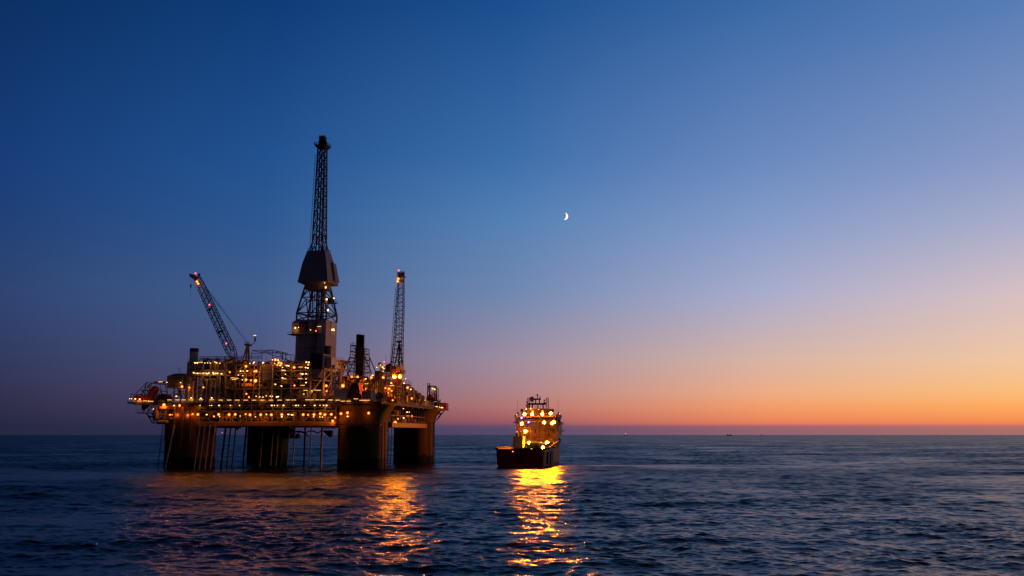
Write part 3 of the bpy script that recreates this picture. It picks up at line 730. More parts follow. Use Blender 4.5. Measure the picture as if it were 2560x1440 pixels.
for (x, y, X, Y) in ((1822,310,2110,305),(2110,305,2320,350),(1822,310,1950,335),(1950,335,2210,330),(1822,335,1822,430),(2110,305,2110,440),(1965,310,1965,440),(2210,330,2250,440),(1822,350,2210,345),(2250,345,2326,380),(1950,335,2110,305),(2030,345,2180,400),(2110,420,2250,380),(2250,345,2250,440)):
    g.tube(PB(*z1(x, y)), PB(*z1(X, Y)), .16, 5)
for (x, y, X, Y) in ((-60,340,195,375),(-60,350,40,345),(40,345,40,440),(75,350,75,520),(75,400,150,520),(150,520,150,380),(195,420,235,425),(235,425,235,500),(195,420,195,500),(195,375,195,470),(0,410,190,470)):
    g.tube(PB(*z2(x, y)), PB(*z2(X, Y)), .15, 5)
mm.part(g, 'roof_truss', 'steel')
lamps(mm, F, [(k,)+z1(x, y) for k, x, y in (('O',1745,530),('w',1800,490),('W',1855,475),('w',1845,490),('W',1985,478),('w',1975,490),('w',2110,440),('O',2150,440),('W',2190,445),('O',2200,480),('w',2140,490),('W',2220,518),('o',2180,512),('w',2300,520),('w',2250,545),
   ('W',1670,596),('w',1705,597),('W',1762,594),('O',1885,596),('o',1860,600),('w',1640,652),('w',1700,660),('o',1520,612),('S',1560,690),('S',1610,695),('S',1580,712),('w',1695,718),('O',1745,718),('o',1812,726),('B',1876,730),('o',1750,912),('W',2150,780),('w',2240,808),
   ('o',1785,958),('w',1885,945),('w',1935,952),('w',1980,956),('w',2025,940),('w',2080,944),('w',2110,946),('W',2170,955),('W',2190,950),('S',2270,700),('w',2255,690),('w',2290,640),('S',2260,582))], b=MM-.9)
lamps(mm, F, [(k,)+z2(x, y) for k, x, y in (('O',15,490),('W',365,472),('W',400,475),('o',390,508),('O',195,545),('S',285,540),('W',355,547),('W',385,553),('S',300,630),('W',310,640),('W',362,633),('w',360,705),('S',280,700),('w',415,711),('W',360,755),('S',313,793),('S',355,862),('w',330,915),('W',100,520),('W',120,525),('S',50,590),('o',200,795),('w',30,690),('w',15,800))], b=MM-.9)

# ------------------------------------------------------------------ tall ribbed intake house in front of the derrick
b_ = -45; xl, xr = aa(774.5, b_), aa(803.5, b_)
ih = Thing(F, 'intake_house', (xl, b_, DZ+.55), 'tall black intake house with serrated edge on braced grey legs before the derrick', 'intake house')
z0_, z1_ = zz(944, b_, 790), zz(884, b_, 790); zm = zz(922, b_, 790)
g = MB(); g.box(xl, xr, b_, b_+9, zm, z1_); ih.part(g, 'filter_box', 'black')
g = MB()
for i in range(15): z = zm+.2+i*(z1_-zm-.3)/15; g.frus([(xr+.003,b_+.1,z),(xr+.8,b_+.1,z),(xr+.8,b_+8.9,z),(xr+.003,b_+8.9,z)], [(xr+.003,b_+.1,z+.55),(xr+.25,b_+.1,z+.55),(xr+.25,b_+8.9,z+.55),(xr+.003,b_+8.9,z+.55)])
ih.part(g, 'louvre', 'pale')
g = MB(); g.frus([(xl,b_+.1,z0_+2),(xr-2,b_+.1,z0_),(xr-2,b_+8,z0_),(xl,b_+8,z0_+2)], [(xl,b_+.1,zm-.01),(xr+.6,b_+.1,zm-.01),(xr+.6,b_+8,zm-.01),(xl,b_+8,zm-.01)]); ih.part(g, 'plenum', 'hood')
g = MB(); xe = xr+1.2
for (x, y) in ((xl+.3, b_-.2), (xe, b_-.2), (xe, b_+9), (xe+4.5, b_-.2+9)): g.box(x-.3, x+.3, y-.3, y+.3, DZ+.6, zm+.4)
for (p, q) in (((xl-1,b_-.2,DZ+2),(xe,b_-.2,zm-3)),((xe,b_-.2,zz(952,b_)),(xl,b_-.2,zz(952,b_))),((xe,b_-.2,zm),(xe,b_+9,zm-.6)),((xe,b_-.2,zz(952,b_)),(xe,b_+9,zz(952,b_))),((xe,b_-.2,zz(952,b_)),(xe,b_+9,zm-1)),((xe,b_-.2,DZ+2),(xe,b_+9,zz(952,b_))),((xe,b_-.2,zm),(xe+5,b_+9,zm-.6))): g.tube(p, q, .32, 6)
ih.part(g, 'leg', 'pale')
g = MB(); g.box(xr+1.2, xr+3.6, b_+2, b_+10, zm+.3, z1_-1.5); g.box(xr+3.7, xr+5, b_+3, b_+10, zm+.3, z1_-5); ih.part(g, 'side_panel', 'pale')
clutter(ih, 51, xl-2, xr+4, b_+1, b_+8, DZ+.6, DZ+6, 40)
lamps(ih, F, [(k,)+z2(x, y) for k, x, y in (('S',500,858),('S',535,862),('w',440,870),('O',640,800),('o',645,872))], b=b_-.8)

# short dark stack beside it
b_ = -30; xc = aa(817, b_); rr = 1.55
s2 = Thing(F, 'exhaust_stack', (xc, b_, DZ+.55), 'short dark round stack close against the front of the derrick base', 'stack')
g = MB(); g.tube((xc, b_, DZ+.6), (xc, b_, zz(866, b_, 817)), rr, 18); s2.part(g, 'flue', 'dark')
g = MB(); g.tube((xc, b_, zz(869, b_, 817)), (xc, b_, zz(865.5, b_, 817)), rr*1.1, 18); s2.part(g, 'rim', 'black')

# ------------------------------------------------------------------ drilling derrick
DB = -8.0       # front face
xl, xr = aa(738.5, DB, 870), aa(813.5, DB, 870); W = xr-xl; D0 = W; zc = DZ+.55
ctr = Vector(((xl+xr)/2, DB+D0/2, 0))
dk = Thing(F, 'drilling_derrick', (ctr.x, ctr.y, zc), 'very tall drilling derrick with dark flared wind cover halfway up and grey clad base', 'derrick')
zt = F.pb(770, 798.5, DB).z; zo = F.pb(770, 835, DB).z
g = MB(); g.box(xl, xr, DB, DB+D0, zc, zt-1.3)
g.frus([(xl,DB,zt-1.297),(xr,DB,zt-1.297),(xr,DB+D0,zt-1.297),(xl,DB+D0,zt-1.297)], [(xl+.3,DB+.3,zt),(xr-.1,DB+.3,zt),(xr-.1,DB+D0-.3,zt),(xl+.3,DB+D0-.3,zt)])
base = dk.part(g, 'clad_base', 'clad')
xo = aa(729.5, DB-.8, 820)
g = MB(); g.box(xo, xl-.003, DB-.8, DB+7, zo, zt-1.5); g.box(xl, xr-2, DB-.8, DB-.003, zo, zt-1.6)
g.frus([(xo,DB-.8,zt-1.497),(xl-.003,DB-.8,zt-1.497),(xl-.003,DB+7,zt-1.497),(xo,DB+7,zt-1.497)], [(xo+1.5,DB-.3,zt-.3),(xl-.003,DB-.3,zt-.3),(xl-.003,DB+6,zt-.3),(xo+1.5,DB+6,zt-.3)])
dk.part(g, 'side_annex', 'clad')
g = MB(); x_ = aa(721, DB-.8, 833); g.frus([(x_,DB-1.6,zo-.3),(xr-3,DB-1.6,zo-.3),(xr-3,DB+5,zo-.3),(x_,DB+5,zo-.3)], [(x_-.4,DB-1.8,zo-.02),(xr-3,DB-1.8,zo-.02),(xr-3,DB+5.2,zo-.02),(x_-.4,DB+5.2,zo-.02)]); g.rail([(x_,DB-1.7,zo),(xo-.1,DB-1.7,zo)], 1.1, 1.2)
dk.part(g, 'ledge', 'dark')
g = MB()      # panel joints
for k in range(1, 5): z = zc + (zo-zc)*k/5; g.box(xl-.02, xr+.05, DB-.04, DB+.1, z, z+.12); g.box(xr-.1, xr+.05, DB, DB+D0, z+.5, z+.62)
for k in range(1, 6): x = xl + W*k/6; g.box(x, x+.08, DB-.05, DB+.1, zc, zo-.4)
for k in range(1, 5): y = DB + D0*k/5; g.box(xr-.1, xr+.045, y, y+.08, zc, zt-1.4)
dk.part(g, 'panel_joint', 'dark', base)
g = MB()      # standpipes up the front
for x in (781, 784.5, 788, 791): a = aa(x, DB-1.4, 850); g.tube((a, DB-1.4, zc+1), (a, DB-1.4, zt-.5), .16, 6)
a = aa(777, DB-1.4, 850); g.box(a-1, a+3.2, DB-1.5, DB-1, F.pb(780,872,DB).z, F.pb(780,870,DB).z)
dk.part(g, 'standpipe', 'dark')
# sign with ring emblem
sb = DB-.86; s0, s1 = F.pb(746.5, 831, sb), F.pb(770.5, 804.5, sb)
g = MB(); g.box(s0.x, s1.x, sb-.15, sb, s0.z, s1.z); sg = dk.part(g, 'sign', 'blue', label='dark blue square sign with a red ring emblem')
g = MB(); c = F.pb(758.8, 816, sb); n = 16
for i in range(n):
    t0, t1 = 2*pi*i/n, 2*pi*(i+1)/n; ro = [1.35 + .18*(j % 2) for j in (i, i+1)]; ri = .62
    P_ = [(c.x+ri*cos(t0), c.z+ri*sin(t0)), (c.x+ro[0]*cos(t0), c.z+ro[0]*sin(t0)), (c.x+ro[1]*cos(t1), c.z+ro[1]*sin(t1)), (c.x+ri*cos(t1), c.z+ri*sin(t1))]
    g.frus([(x, sb-.16, z) for x, z in P_], [(x, sb-.24, z) for x, z in P_])
dk.part(g, 'emblem', 'red', sg)
g = MB()
for i in range(7): x = s0.x+.6+i*.52; g.box(x, x+.3, sb-.24, sb-.16, s0.z+.45, s0.z+.95)
dk.part(g, 'lettering', 'clad', sg)
# window bay on the right hand face
p0, p1 = F.pa(826, 836, xr+.05), F.pa(838, 808, xr+.05)
y0_, y1_ = sorted((p0.y, p1.y)); g = MB(); g.box(xr-.1, xr+.25, y0_, y1_, p0.z, p1.z); wf = dk.part(g, 'window', 'pale')
g = MB(); g.box(xr+.253, xr+.3, y0_+.6, y1_-.6, p0.z+1, p1.z-.7); dk.part(g, 'pane', 'glass', wf)
lamps(dk, F, [('W',)+z2(720, 28), ('W',)+z2(742, 15), ('W',)+z2(745, 33)], a=xr+.6)
g = MB(); q = F.pb(738, 820, DB-1.2)
Z6 = lambda x, y: (700 + x/4.5, 600 + y/4.5)
lamps(dk, F, [('W',)+Z6(172, 985), ('W',)+Z6(172, 993), ('w',)+Z6(208, 983), ('S',)+Z6(443, 972), ('w',)+Z6(343, 1012), ('R',)+Z6(404, 1022)], b=DB-1.9)
# lower pyramid section
def sq(px0, px1, py, shrink=1.0):
    """square ring round the derrick axis whose silhouette spans px0..px1 at row py"""
    wx = F.w((ctr.x, ctr.y, 0)); yy = wx.y
    span = (px1-px0)*yy/FPX/1.03; h = span/1.29/2*shrink
    z = F.z(py, ctr.x, ctr.y); cx = (px0+px1)/2
    a = F.pb(cx, py, ctr.y).x
    return [(a-h, ctr.y-h, z), (a+h, ctr.y-h, z), (a+h, ctr.y+h, z), (a-h, ctr.y+h, z)]
def at_axis(ring):      # keep the tower plumb: recentre rings on one straight axis
    cx = sum(p[0] for p in ring)/4
    return [(p[0]-cx+ctr.x, p[1], p[2]) for p in ring]
Bq, Tq = at_axis(sq(743, 845, 786)), at_axis(sq(765, 829, 716))
g = MB(); g.lattice(Bq, Tq, 2, .48, .28, 'K')
L0 = [(p[0], p[1], zt-.1) for p in Bq]
for p, q in zip(L0, Bq): g.tube(p, q, .5, 6)
for i in range(4):
    j = (i+1) % 4; g.tube(L0[i], Bq[j], .26, 5); g.tube(L0[j], Bq[i], .26, 5); g.tube(Bq[i], Bq[j], .3, 5)
dk.part(g, 'lower_lattice', 'bronze')
g = MB(); zb_, zt_ = zt, Tq[0][2]
for i, x in enumerate((777, 781, 785, 791, 797, 803, 809)):
    a = aa(x, ctr.y-3+(i % 3)*2, 760); g.tube((a, ctr.y-3+(i % 3)*2, zt-2), (a, ctr.y-3+(i % 3)*2, zt_+3), .2+.12*(i % 2), 6)
dk.part(g, 'drill_pipe', 'dark')
a_ = ctr.x+2.4; g = MB(); g.lattice([(a_-1.3,ctr.y-3.5,zt),(a_+1.3,ctr.y-3.5,zt),(a_+1.3,ctr.y-1,zt),(a_-1.3,ctr.y-1,zt)], [(a_-1.3,ctr.y-3.5,zt_),(a_+1.3,ctr.y-3.5,zt_),(a_+1.3,ctr.y-1,zt_),(a_-1.3,ctr.y-1,zt_)], 7, .2, .13, 'X')
dk.part(g, 'stair_tower', 'dark')
g = MB(); q = F.pb(835, 759, ctr.y-2); g.box(q.x-3.5, q.x+1.2, ctr.y-4, ctr.y, q.z, q.z+.3); g.rail([(q.x-3.5,ctr.y-4,q.z+.3),(q.x+1.2,ctr.y-4,q.z+.3),(q.x+1.2,ctr.y,q.z+.3)], 1.2, 1); g.box(q.x-3, q.x-1, ctr.y-3.5, ctr.y-1, q.z+.32, q.z+2.6)
dk.part(g, 'monkey_board', 'dark')
# wind cover
B2, T2 = at_axis(sq(745.5, 848.5, 710)), at_axis(sq(772, 831, 630))
mid = [tuple(Vector(b).lerp(Vector(t), .62) * 1.0) for b, t in zip(B2, T2)]
mid = [(ctr.x+(p[0]-ctr.x)*1.07, ctr.y+(p[1]-ctr.y)*1.07, p[2]) for p in mid]
g = MB(); g.frus(B2, mid); g.frus([(p[0], p[1], p[2]+.01) for p in mid], T2)
cov = dk.part(g, 'wind_cover', 'hood')
sk = [(ctr.x+(p[0]-ctr.x)*.66, ctr.y+(p[1]-ctr.y)*.66, p[2]-.01) for p in B2]; sk2 = [(x, y, F.z(726, ctr.x, ctr.y)) for x, y, z in sk]
g = MB(); g.frus(sk2, sk); dk.part(g, 'cover_skirt', 'hood', cov)
g = MB()      # raised rib edges and the separate flap on the right hand side
for b, m_, t in zip(B2, mid, T2): g.tube(b, m_, .16, 5); g.tube(m_, t, .14, 5)
for i in range(4): g.tube(B2[i], B2[(i+1) % 4], .18, 5)
h = B2[1][0]-ctr.x; zf0, zf1 = B2[0][2]+1.5, F.z(656, ctr.x, ctr.y)
g.frus([(ctr.x+h*.98,ctr.y+h*.2,zf0),(ctr.x+h*1.12,ctr.y+h*.2,zf0),(ctr.x+h*1.12,ctr.y+h*.95,zf0),(ctr.x+h*.98,ctr.y+h*.95,zf0)], [(ctr.x+h*.6,ctr.y+h*.2,zf1),(ctr.x+h*.9,ctr.y+h*.2,zf1),(ctr.x+h*.9,ctr.y+h*.8,zf1),(ctr.x+h*.6,ctr.y+h*.8,zf1)])
dk.part(g, 'cover_flap', 'hood', cov)
g = MB(); g.rail([T2[0], T2[1], T2[2], T2[3], T2[0]], 1.4, 1.3, .07); dk.part(g, 'cover_railing', 'dark', cov)
# upper lattice mast
B3, T3 = at_axis(sq(777.5, 815, 629)), at_axis(sq(797.5, 822.5, 388))
k3 = F.z(372, ctr.x, ctr.y)
g = MB(); g.lattice(B3, T3, 9, .34, .19, 'X')
T4 = [(p[0], p[1], k3) for p in T3]; g.lattice(T3, T4, 1, .34, .18, 'X')
dk.part(g, 'upper_lattice', 'bronze')
g = MB(); g.ladder(Vector(B3[0])+Vector((-.6,-.3,0)), Vector(T3[0])+Vector((-.6,-.3,0)), .9, .1, 1.2); dk.part(g, 'ladder', 'dark')
g = MB()
for (dx, dy, r_) in ((.2,-.9,.42),(1.0,-.4,.2),(-.5,.5,.2),(.6,.9,.25)): g.tube((ctr.x+dx, ctr.y+dy, B3[0][2]-6), (ctr.x+dx, ctr.y+dy, k3), r_, 7)
dk.part(g, 'travelling_rail', 'steel')
g = MB()
for sx in (-1, 1): g.tube((ctr.x+sx*3.6, ctr.y-3.6, B3[0][2]), (ctr.x+sx*1.7, ctr.y-2.4, B3[0][2]+9), .3, 6)
for sx in (-1, 1): g.tube((ctr.x+sx*3.6, ctr.y+3.6, B3[0][2]), (ctr.x+sx*1.7, ctr.y+2.4, B3[0][2]+9), .3, 6)
dk.part(g, 'raking_strut', 'red')
g = MB(); c0 = [(ctr.x+sx*h_, ctr.y+sy*h_, k3) for (sx, sy) in ((-1,-1),(1,-1),(1,1),(-1,1)) for h_ in (2.3,)]
c1 = [(ctr.x+(p[0]-ctr.x)*1.42, ctr.y+(p[1]-ctr.y)*1.42, k3+1.2) for p in c0]; g.frus(c0, c1)
g.box(ctr.x-3.4, ctr.x+3.4, ctr.y-3.4, ctr.y+3.4, k3+1.21, k3+1.45); g.rail([(ctr.x-3.3,ctr.y-3.3,k3+1.45),(ctr.x+3.3,ctr.y-3.3,k3+1.45),(ctr.x+3.3,ctr.y+3.3,k3+1.45),(ctr.x-3.3,ctr.y+3.3,k3+1.45),(ctr.x-3.3,ctr.y-3.3,k3+1.45)], 1.3, 1.1, .08)
dk.part(g, 'crown_platform', 'dark')
g = MB(); kt = F.z(342, ctr.x, ctr.y); g.box(ctr.x-1.5, ctr.x+1.5, ctr.y-1.5, ctr.y+1.5, k3+1.46, kt)
for sx in (-1.3, -.4, .5, 1.3): g.box(ctr.x+sx-.15, ctr.x+sx+.15, ctr.y-1.5, ctr.y-1.2, kt, kt+.5)
g.tube((ctr.x-1.9, ctr.y, k3+3), (ctr.x+1.9, ctr.y, k3+3), 1.3, 12); dk.part(g, 'crown_block', 'black')
lamps(dk, F, [('w',)+Z6(502, 483), ('W',)+Z6(514, 528), ('W',)+Z6(514, 538), ('W',)+Z6(525, 662), ('W',)+Z6(527, 672), ('W',)+Z6(606, 655), ('W',)+Z6(540, 784), ('W',)+Z6(541, 795)], b=ctr.y-6.4)

# helipad-like lit platform right of the derrick
b_ = -22; x0, x1 = aa(832, b_), aa(860, b_)
hp = Thing(F, 'roof_platform', (x0, b_, DZ+.55), 'small flat-roofed tower right of the derrick base with bright lamps under its roof', 'platform tower')
zr = zz(902, b_, 845); g = MB(); g.frus([(x0,b_-3,zr-.8),(x1-1,b_-3,zr-.8),(x1-1,b_+8,zr-.8),(x0,b_+8,zr-.8)], [(x0-.5,b_-4,zr),(x1+1,b_-4,zr),(x1+1,b_+9,zr),(x0-.5,b_+9,zr)]); hp.part(g, 'roof', 'steel')
g = MB(); frame(g, x0, x1-1.2, b_-2, b_+8, [DZ+.6, zz(960,b_), zz(942,b_), zz(925,b_), zr-.81], 2, 1, .2); g.rail([(x0-.4,b_-3.9,zr),(x1+.9,b_-3.9,zr)], 1, 1); hp.part(g, 'steel_frame', 'pale')
clutter(hp, 61, x0, x1-1.5, b_-1.8, b_+5, zz(925,b_), zr-1.5, 45, sc=.7); clutter(hp, 62, x0, x1-1.5, b_-1.8, b_+6, DZ+.6, zz(925,b_)-.5, 60, sc=.9)
lamps(hp, F, [(k,)+z2(x, y) for k, x, y in (('W',750,512),('W',785,512),('W',800,540),('w',760,560),('w',780,580),('w',745,590))], b=b_-2.6)

# ------------------------------------------------------------------ stack in its bolted frame
b_ = -12; xl, xr = aa(888, b_, 860), aa(906.5, b_, 860); xc = (xl+xr)/2; rr = (xr-xl)/2
s3 = Thing(F, 'exhaust_stack', (xc, b_+2, DZ+.55), 'oval dark exhaust stack rising out of a spreading lattice cradle, between derrick and right crane', 'stack')
zt2 = F.z(835, xc, b_); g = MB()
for dx in (-.55, .55): g.tube((xc+dx*rr*.9, b_+2, DZ+4), (xc+dx*rr*.9, b_+2, zt2-(.3 if dx > 0 else 0)), rr*.62, 16)
g.box(xc-rr*.5, xc+rr*.5, b_+2-rr*.6, b_+2+rr*.6, DZ+4, zt2-.2)
s3.part(g, 'flue', 'black')
g = MB(); zA = F.z(866, xc, b_); zB = F.z(938, xc, b_); w0, w1 = 4.0, 6.6
g.lattice([(xc-w0-.2,b_-2,zB),(xc+w0,b_-2,zB),(xc+w0,b_+6,zB),(xc-w0-.2,b_+6,zB)], [(xc-w0+.6,b_-1.6,zA+.6),(xc+w0-.7,b_-1.6,zA-1.0),(xc+w0-.7,b_+5.6,zA-1),(xc-w0+.6,b_+5.6,zA+.6)], 9, .2, .12, 'Z')
for sx in (-1, 1):
    for y in (b_-2, b_+6): g.tube((xc+sx*3.4, y, F.z(890, xc, b_)), (xc+sx*(w1+1), y, zB), .25, 6); g.tube((xc+sx*(w1+1), y, zB), (xc+sx*(w1+1), y, zB-6), .25, 6)
s3.part(g, 'cradle', 'steel')
g = MB(); 
for k in range(14): z = zB+(zA-zB)*k/14; g.tube((xc, b_+2, z), (xc, b_+2, z+.2), rr*1.25, 14)
q = F.z(864, xc, b_); g.box(xl-2.2, xl+.3, b_-1, b_+3, q, q+.2); g.rail([(xl-2.2,b_-1,q+.2),(xl+.3,b_-1,q+.2)], 1, .8); g.tube((xl-1.2, b_, q), (xl-1.2, b_, F.z(851, xc, b_)), .07, 4)
s3.part(g, 'hoop', 'dark')
zk = F.z(958, xc, b_); g = MB(); g.box(xc-7, xc+8, b_-3, b_+8, DZ+.6, zB-3.5); g.tube((xc-5.5, b_-3.5, zB-3.4), (xc-5.5, b_+6, zB-3.4), 2.3, 14); g.tube((xc-5.5+6, b_-3.2, zB-3.6), (xc-5.5+6, b_+6, zB-3.6), 2, 14)
s3.part(g, 'engine_house', 'clad')
clutter(s3, 71, xc-8, xc+9, b_-7, b_-3.2, DZ+6, zB-1, 80, sc=.8)
lamps(s3, F, [(k,)+z2(x, y) for k, x, y in (('O',995,680),('O',1075,680),('W',1190,705),('O',1265,687),('W',1282,655),('w',1098,737),('o',1095,797),('O',1127,800),('S',1200,770),('O',1195,843),('w',1165,715),('w',1150,960))], b=b_-8)
lamps(s3, F, [('B',)+z2(871, 800)], b=-40)

# ------------------------------------------------------------------ containers and tent on the front right deck
def box_thing(name, label, cat, px0, px1, py0, py1, b, dep, m, group=None, ribs=True):
    q0 = F.pb(px0, py1, b); q1 = F.pb(px1, py0, b); zb_ = max(q0.z, DZ+.553)
    T = Thing(F, name, (q0.x, b, zb_), label, cat, group)
    g = MB(); g.box(q0.x, q1.x, b, b+dep, zb_, q1.z); bd = T.part(g, 'body', m)
    if ribs:
        g = MB(); n = max(3, int((q1.x-q0.x)/.45))
        for i in range(n): x = q0.x+(i+.3)*(q1.x-q0.x)/n; g.box(x, x+.12, b-.08, b-.003, zb_+.15, q1.z-.15)
        n = int(dep/.6)
        for i in range(n): y = b+(i+.3)*dep/n; g.box(q1.x+.003, q1.x+.08, y, y+.15, zb_+.15, q1.z-.15)
        g.box(q0.x-.1, q1.x+.1, b-.12, b+.1, q1.z-.14, q1.z+.04); T.part(g, 'corrugation', m, bd)
        g = MB()
        for x in (q0.x, q1.x):
            for z in (zb_, q1.z): g.box(x-.13, x+.13, b-.14, b+.12, z-.0 if z == zb_ else z-.2, z+.2 if z == zb_ else z+.06)
        T.part(g, 'corner_casting', 'dark')
    return T
box_thing('container', 'big grey ribbed container left of the dark red tent on the front deck', 'container', 834, 862, 974, 1002, -50, 6, 'clad', 'containers on the front deck')
box_thing('container', 'dark grey container between the tent and the white container', 'container', 904, 926.5, 978, 996, -49, 5, 'hood', 'containers on the front deck')
box_thing('container', 'narrow white container standing on end beside the orange reel', 'container', 927.5, 937, 976, 1000, -51, 2.5, 'white', 'containers on the front deck')
box_thing('container', 'low grey container at the derrick end of the front deck', 'container', 714, 742, 989, 1000, -51, 2.5, 'steel', 'containers on the front deck')
box_thing('cladding_tower', 'plain dark block standing left of the right crane pedestal', 'block', 935.5, 949, 927, 985, -30, 6, 'dark', ribs=False)
b_ = -47; x0, x1 = aa(865, b_), aa(906, b_); zt_ = zz(956, b_, 885); T = Thing(F, 'equipment_tent', (x0, b_, DZ+.55), 'dark red peaked shelter with raking braces on the front deck', 'shelter')
g = MB(); xm = (x0+x1)/2; g.frus([(x0,b_,DZ+.56),(x1,b_,DZ+.56),(x1,b_+9,DZ+.56),(x0,b_+9,DZ+.56)], [(xm-1.5,b_+2,zt_),(xm+1,b_+2,zt_),(xm+1,b_+7,zt_),(xm-1.5,b_+7,zt_)]); T.part(g, 'canopy', 'dred')
g = MB()
for k in range(6): g.tube((x0+k*(x1-x0)/5, b_-.1, DZ+.6), (xm-1.5+k*.5, b_+1.9, zt_), .13, 4)
g.tube((xm-3, b_-.5, zt_-1), (x1+2, b_-.5, DZ+2), .2, 5); T.part(g, 'brace', 'dark')
g = MB(); g.tube((xm+.5, b_+4, zt_), (xm+.5, b_+4, zt_+1.6), .9, 12); g.box(xm-3, xm+2.6, b_+3, b_+6, zt_+1.61, zt_+2.2); T.part(g, 'vent_head', 'dark')

b_ = -49; c = F.pb(949, 995, b_); rl = Thing(F, 'cable_reel', (c.x, b_, DZ+.55), 'large round hose reel lit orange, right of the white container', 'reel')
rr = (aa(961, b_)-aa(938, b_))/2
def ring_wheel(g, c, r, y0, y1, n=20): g.tube((c.x, y0, c.z), (c.x, y1, c.z), r, n)
c.z = DZ+.56+rr
g = MB(); ring_wheel(g, c, rr, b_, b_+.25); ring_wheel(g, c, rr, b_+3, b_+3.25); rl.part(g, 'flange', 'copper')
g = MB(); ring_wheel(g, c, rr*.6, b_+.26, b_+2.99); rl.part(g, 'drum', 'dark')
g = MB(); ring_wheel(g, c, rr*.22, b_-.25, b_-.01); 
for i in range(6): t = pi*i/3; g.tube((c.x, b_-.1, c.z), (c.x+rr*.95*cos(t), b_-.1, c.z+rr*.95*sin(t)), .12, 5)
g.box(c.x-rr, c.x+rr, b_-.2, b_+3.3, DZ+.56, DZ+.9); rl.part(g, 'stand', 'ypaint')

# lit yellow stair scaffold right of the reel, block of tanks on the right side
b_ = -40; x0, x1 = aa(962, b_), aa(993, b_)
sc_ = Thing(F, 'stair_scaffold', (x0, b_, DZ+.55), 'bright yellow lit stair scaffold below the right crane', 'scaffold')
zs = [DZ+.6, zz(993,b_,975), zz(978,b_,975), zz(965,b_,975)]
g = MB(); frame(g, x0, x1, b_, b_+6, zs, 4, 2, .2, seed=3); sc_.part(g, 'steel_frame', 'ypaint')
g = MB(); floors(g, x0, x1, b_, b_+6, zs[1:]); 
for i in range(3): g.tube((x0+.6, b_+1, zs[i]), (x0+3.4, b_+1, zs[i+1]), .25, 4)
sc_.part(g, 'stair', 'ypaint'); g = MB(); g.rail([(x0, b_-.2, zs[3]), (x1, b_-.2, zs[3])], 1.1, 1.2); g.rail([(x0, b_-.2, zs[2]), (x1, b_-.2, zs[2])], 1.1, 1.2); sc_.part(g, 'handrail', 'ypaint')
clutter(sc_, 81, x0, x1, b_+1, b_+6, DZ+.6, zs[3]-.5, 60, sc=.8)
lamps(sc_, F, [(k,)+z2(x, y) for k, x, y in (('o',1460,832),('O',1510,843),('o',1545,870),('W',1540,762),('S',1548,795),('w',1500,900),('o',1560,1000),('w',1230,1000))], b=b_-.8)
lamps(sc_, F, [('o',)+z2(1530, 930), ('o',)+z2(1590, 960)], b=b_+1.5)

# tank row along the right hand edge
grp = 'tall ribbed tanks along the right edge of the deck'
tl = ['nearest and tallest ribbed tank of the row right of the crane pedestal', 'second ribbed tank of the row, its side lit orange', 'third ribbed tank of the row on the right deck edge', 'fourth ribbed tank of the row, half hidden', 'smallest and farthest ribbed tank at the right end of the row']
for i, (px, pt, a_, r_) in enumerate(((1006, 964, 44, 3.3), (1024, 972, 45.5, 2.5), (1035, 979, 46, 2.0), (1045, 985, 46.5, 1.9), (1055, 991, 47, 1.5))):
    p = F.pa(px, pt, a_); T = Thing(F, 'storage_tank', (a_, p.y, DZ+.55), tl[i], 'tank', grp)
    g = MB(); g.tube((a_, p.y, DZ+.56), (a_, p.y, p.z), r_, 18); g.ball((a_, p.y, p.z), r_, 18, 6, sz=.35); tk = T.part(g, 'shell', 'steel')
    g = MB()
    for k in range(9): z = DZ+1+(p.z-DZ-1)*k/9; g.tube((a_, p.y, z), (a_, p.y, z+.14), r_*1.05, 18)
    T.part(g, 'hoop', 'dark')
    g = MB(); g.ladder((a_+r_*.4, p.y-r_-.2, DZ+.6), (a_+r_*.4, p.y-r_-.2, p.z)); T.part(g, 'ladder', 'pale')
T = Thing(F, 'tank_gantry', (48, 10, DZ+.55), 'curved railed gantry above the tanks below the right crane', 'gantry')
g = MB(); pts = [F.pb(x, y, -18) for x, y in ((985, 961), (1008, 961), (1022, 962), (1028, 966))]
for p, q in zip(pts, pts[1:]): g.tube(p, q, .35, 6)
g.rail([p+Vector((0,0,.3)) for p in pts], 1.6, 1.0, .09)
for p in pts: g.tube(p, (p.x, p.y, DZ+.56), .16, 5)
T.part(g, 'walkway', 'steel'); lamps(T, F, [('W',)+z2(1718, 765), ('w',)+z2(1712, 694), ('w',)+z2(1741, 703), ('O',)+z2(1766, 826), ('W',)+z2(1810, 850)], b=-20)
lamps(T, F, [('O',)+z2(1822, 975)], a=49.5)
clutter(T, 91, 38, 50, -18, 30, DZ+.6, DZ+7, 90)
clutter(T, 92, 30, 44, -34, -10, DZ+.6, DZ+12, 120)

# ------------------------------------------------------------------ cranes
def crane_lamps(T, spec, b):
    lamps(T, F, spec, b=b)
Z7 = lambda x, y: (440 + x/5.536, 660 + y/5.536)
CB = -30.0
base = F.pb(590, 905, CB); tip = F.pb(491, 690, CB)
c1 = Thing(F, 'pedestal_crane', (base.x+2, CB, DZ+.55), 'left deck crane, long lattice boom raised leaning to the left with red beacons on it', 'crane', 'deck cranes on the platform')
g = MB(); g.tube((base.x+3, CB, DZ+.6), (base.x+3, CB, base.z-3.5), 2.1, 18); c1.part(g, 'pedestal', 'copper')
g = MB(); g.box(base.x, base.x+8, CB-2.5, CB+2.5, base.z-3.49, base.z-.3); c1.part(g, 'machine_house', 'copper')
g = MB()
d = (tip-base).normalized(); nrm = Vector((d.z, 0, -d.x)); wv = Vector((0, 1, 0))
def rg(p, h, w): return [p-nrm*h-wv*w, p+nrm*h-wv*w, p+nrm*h+wv*w, p-nrm*h+wv*w]
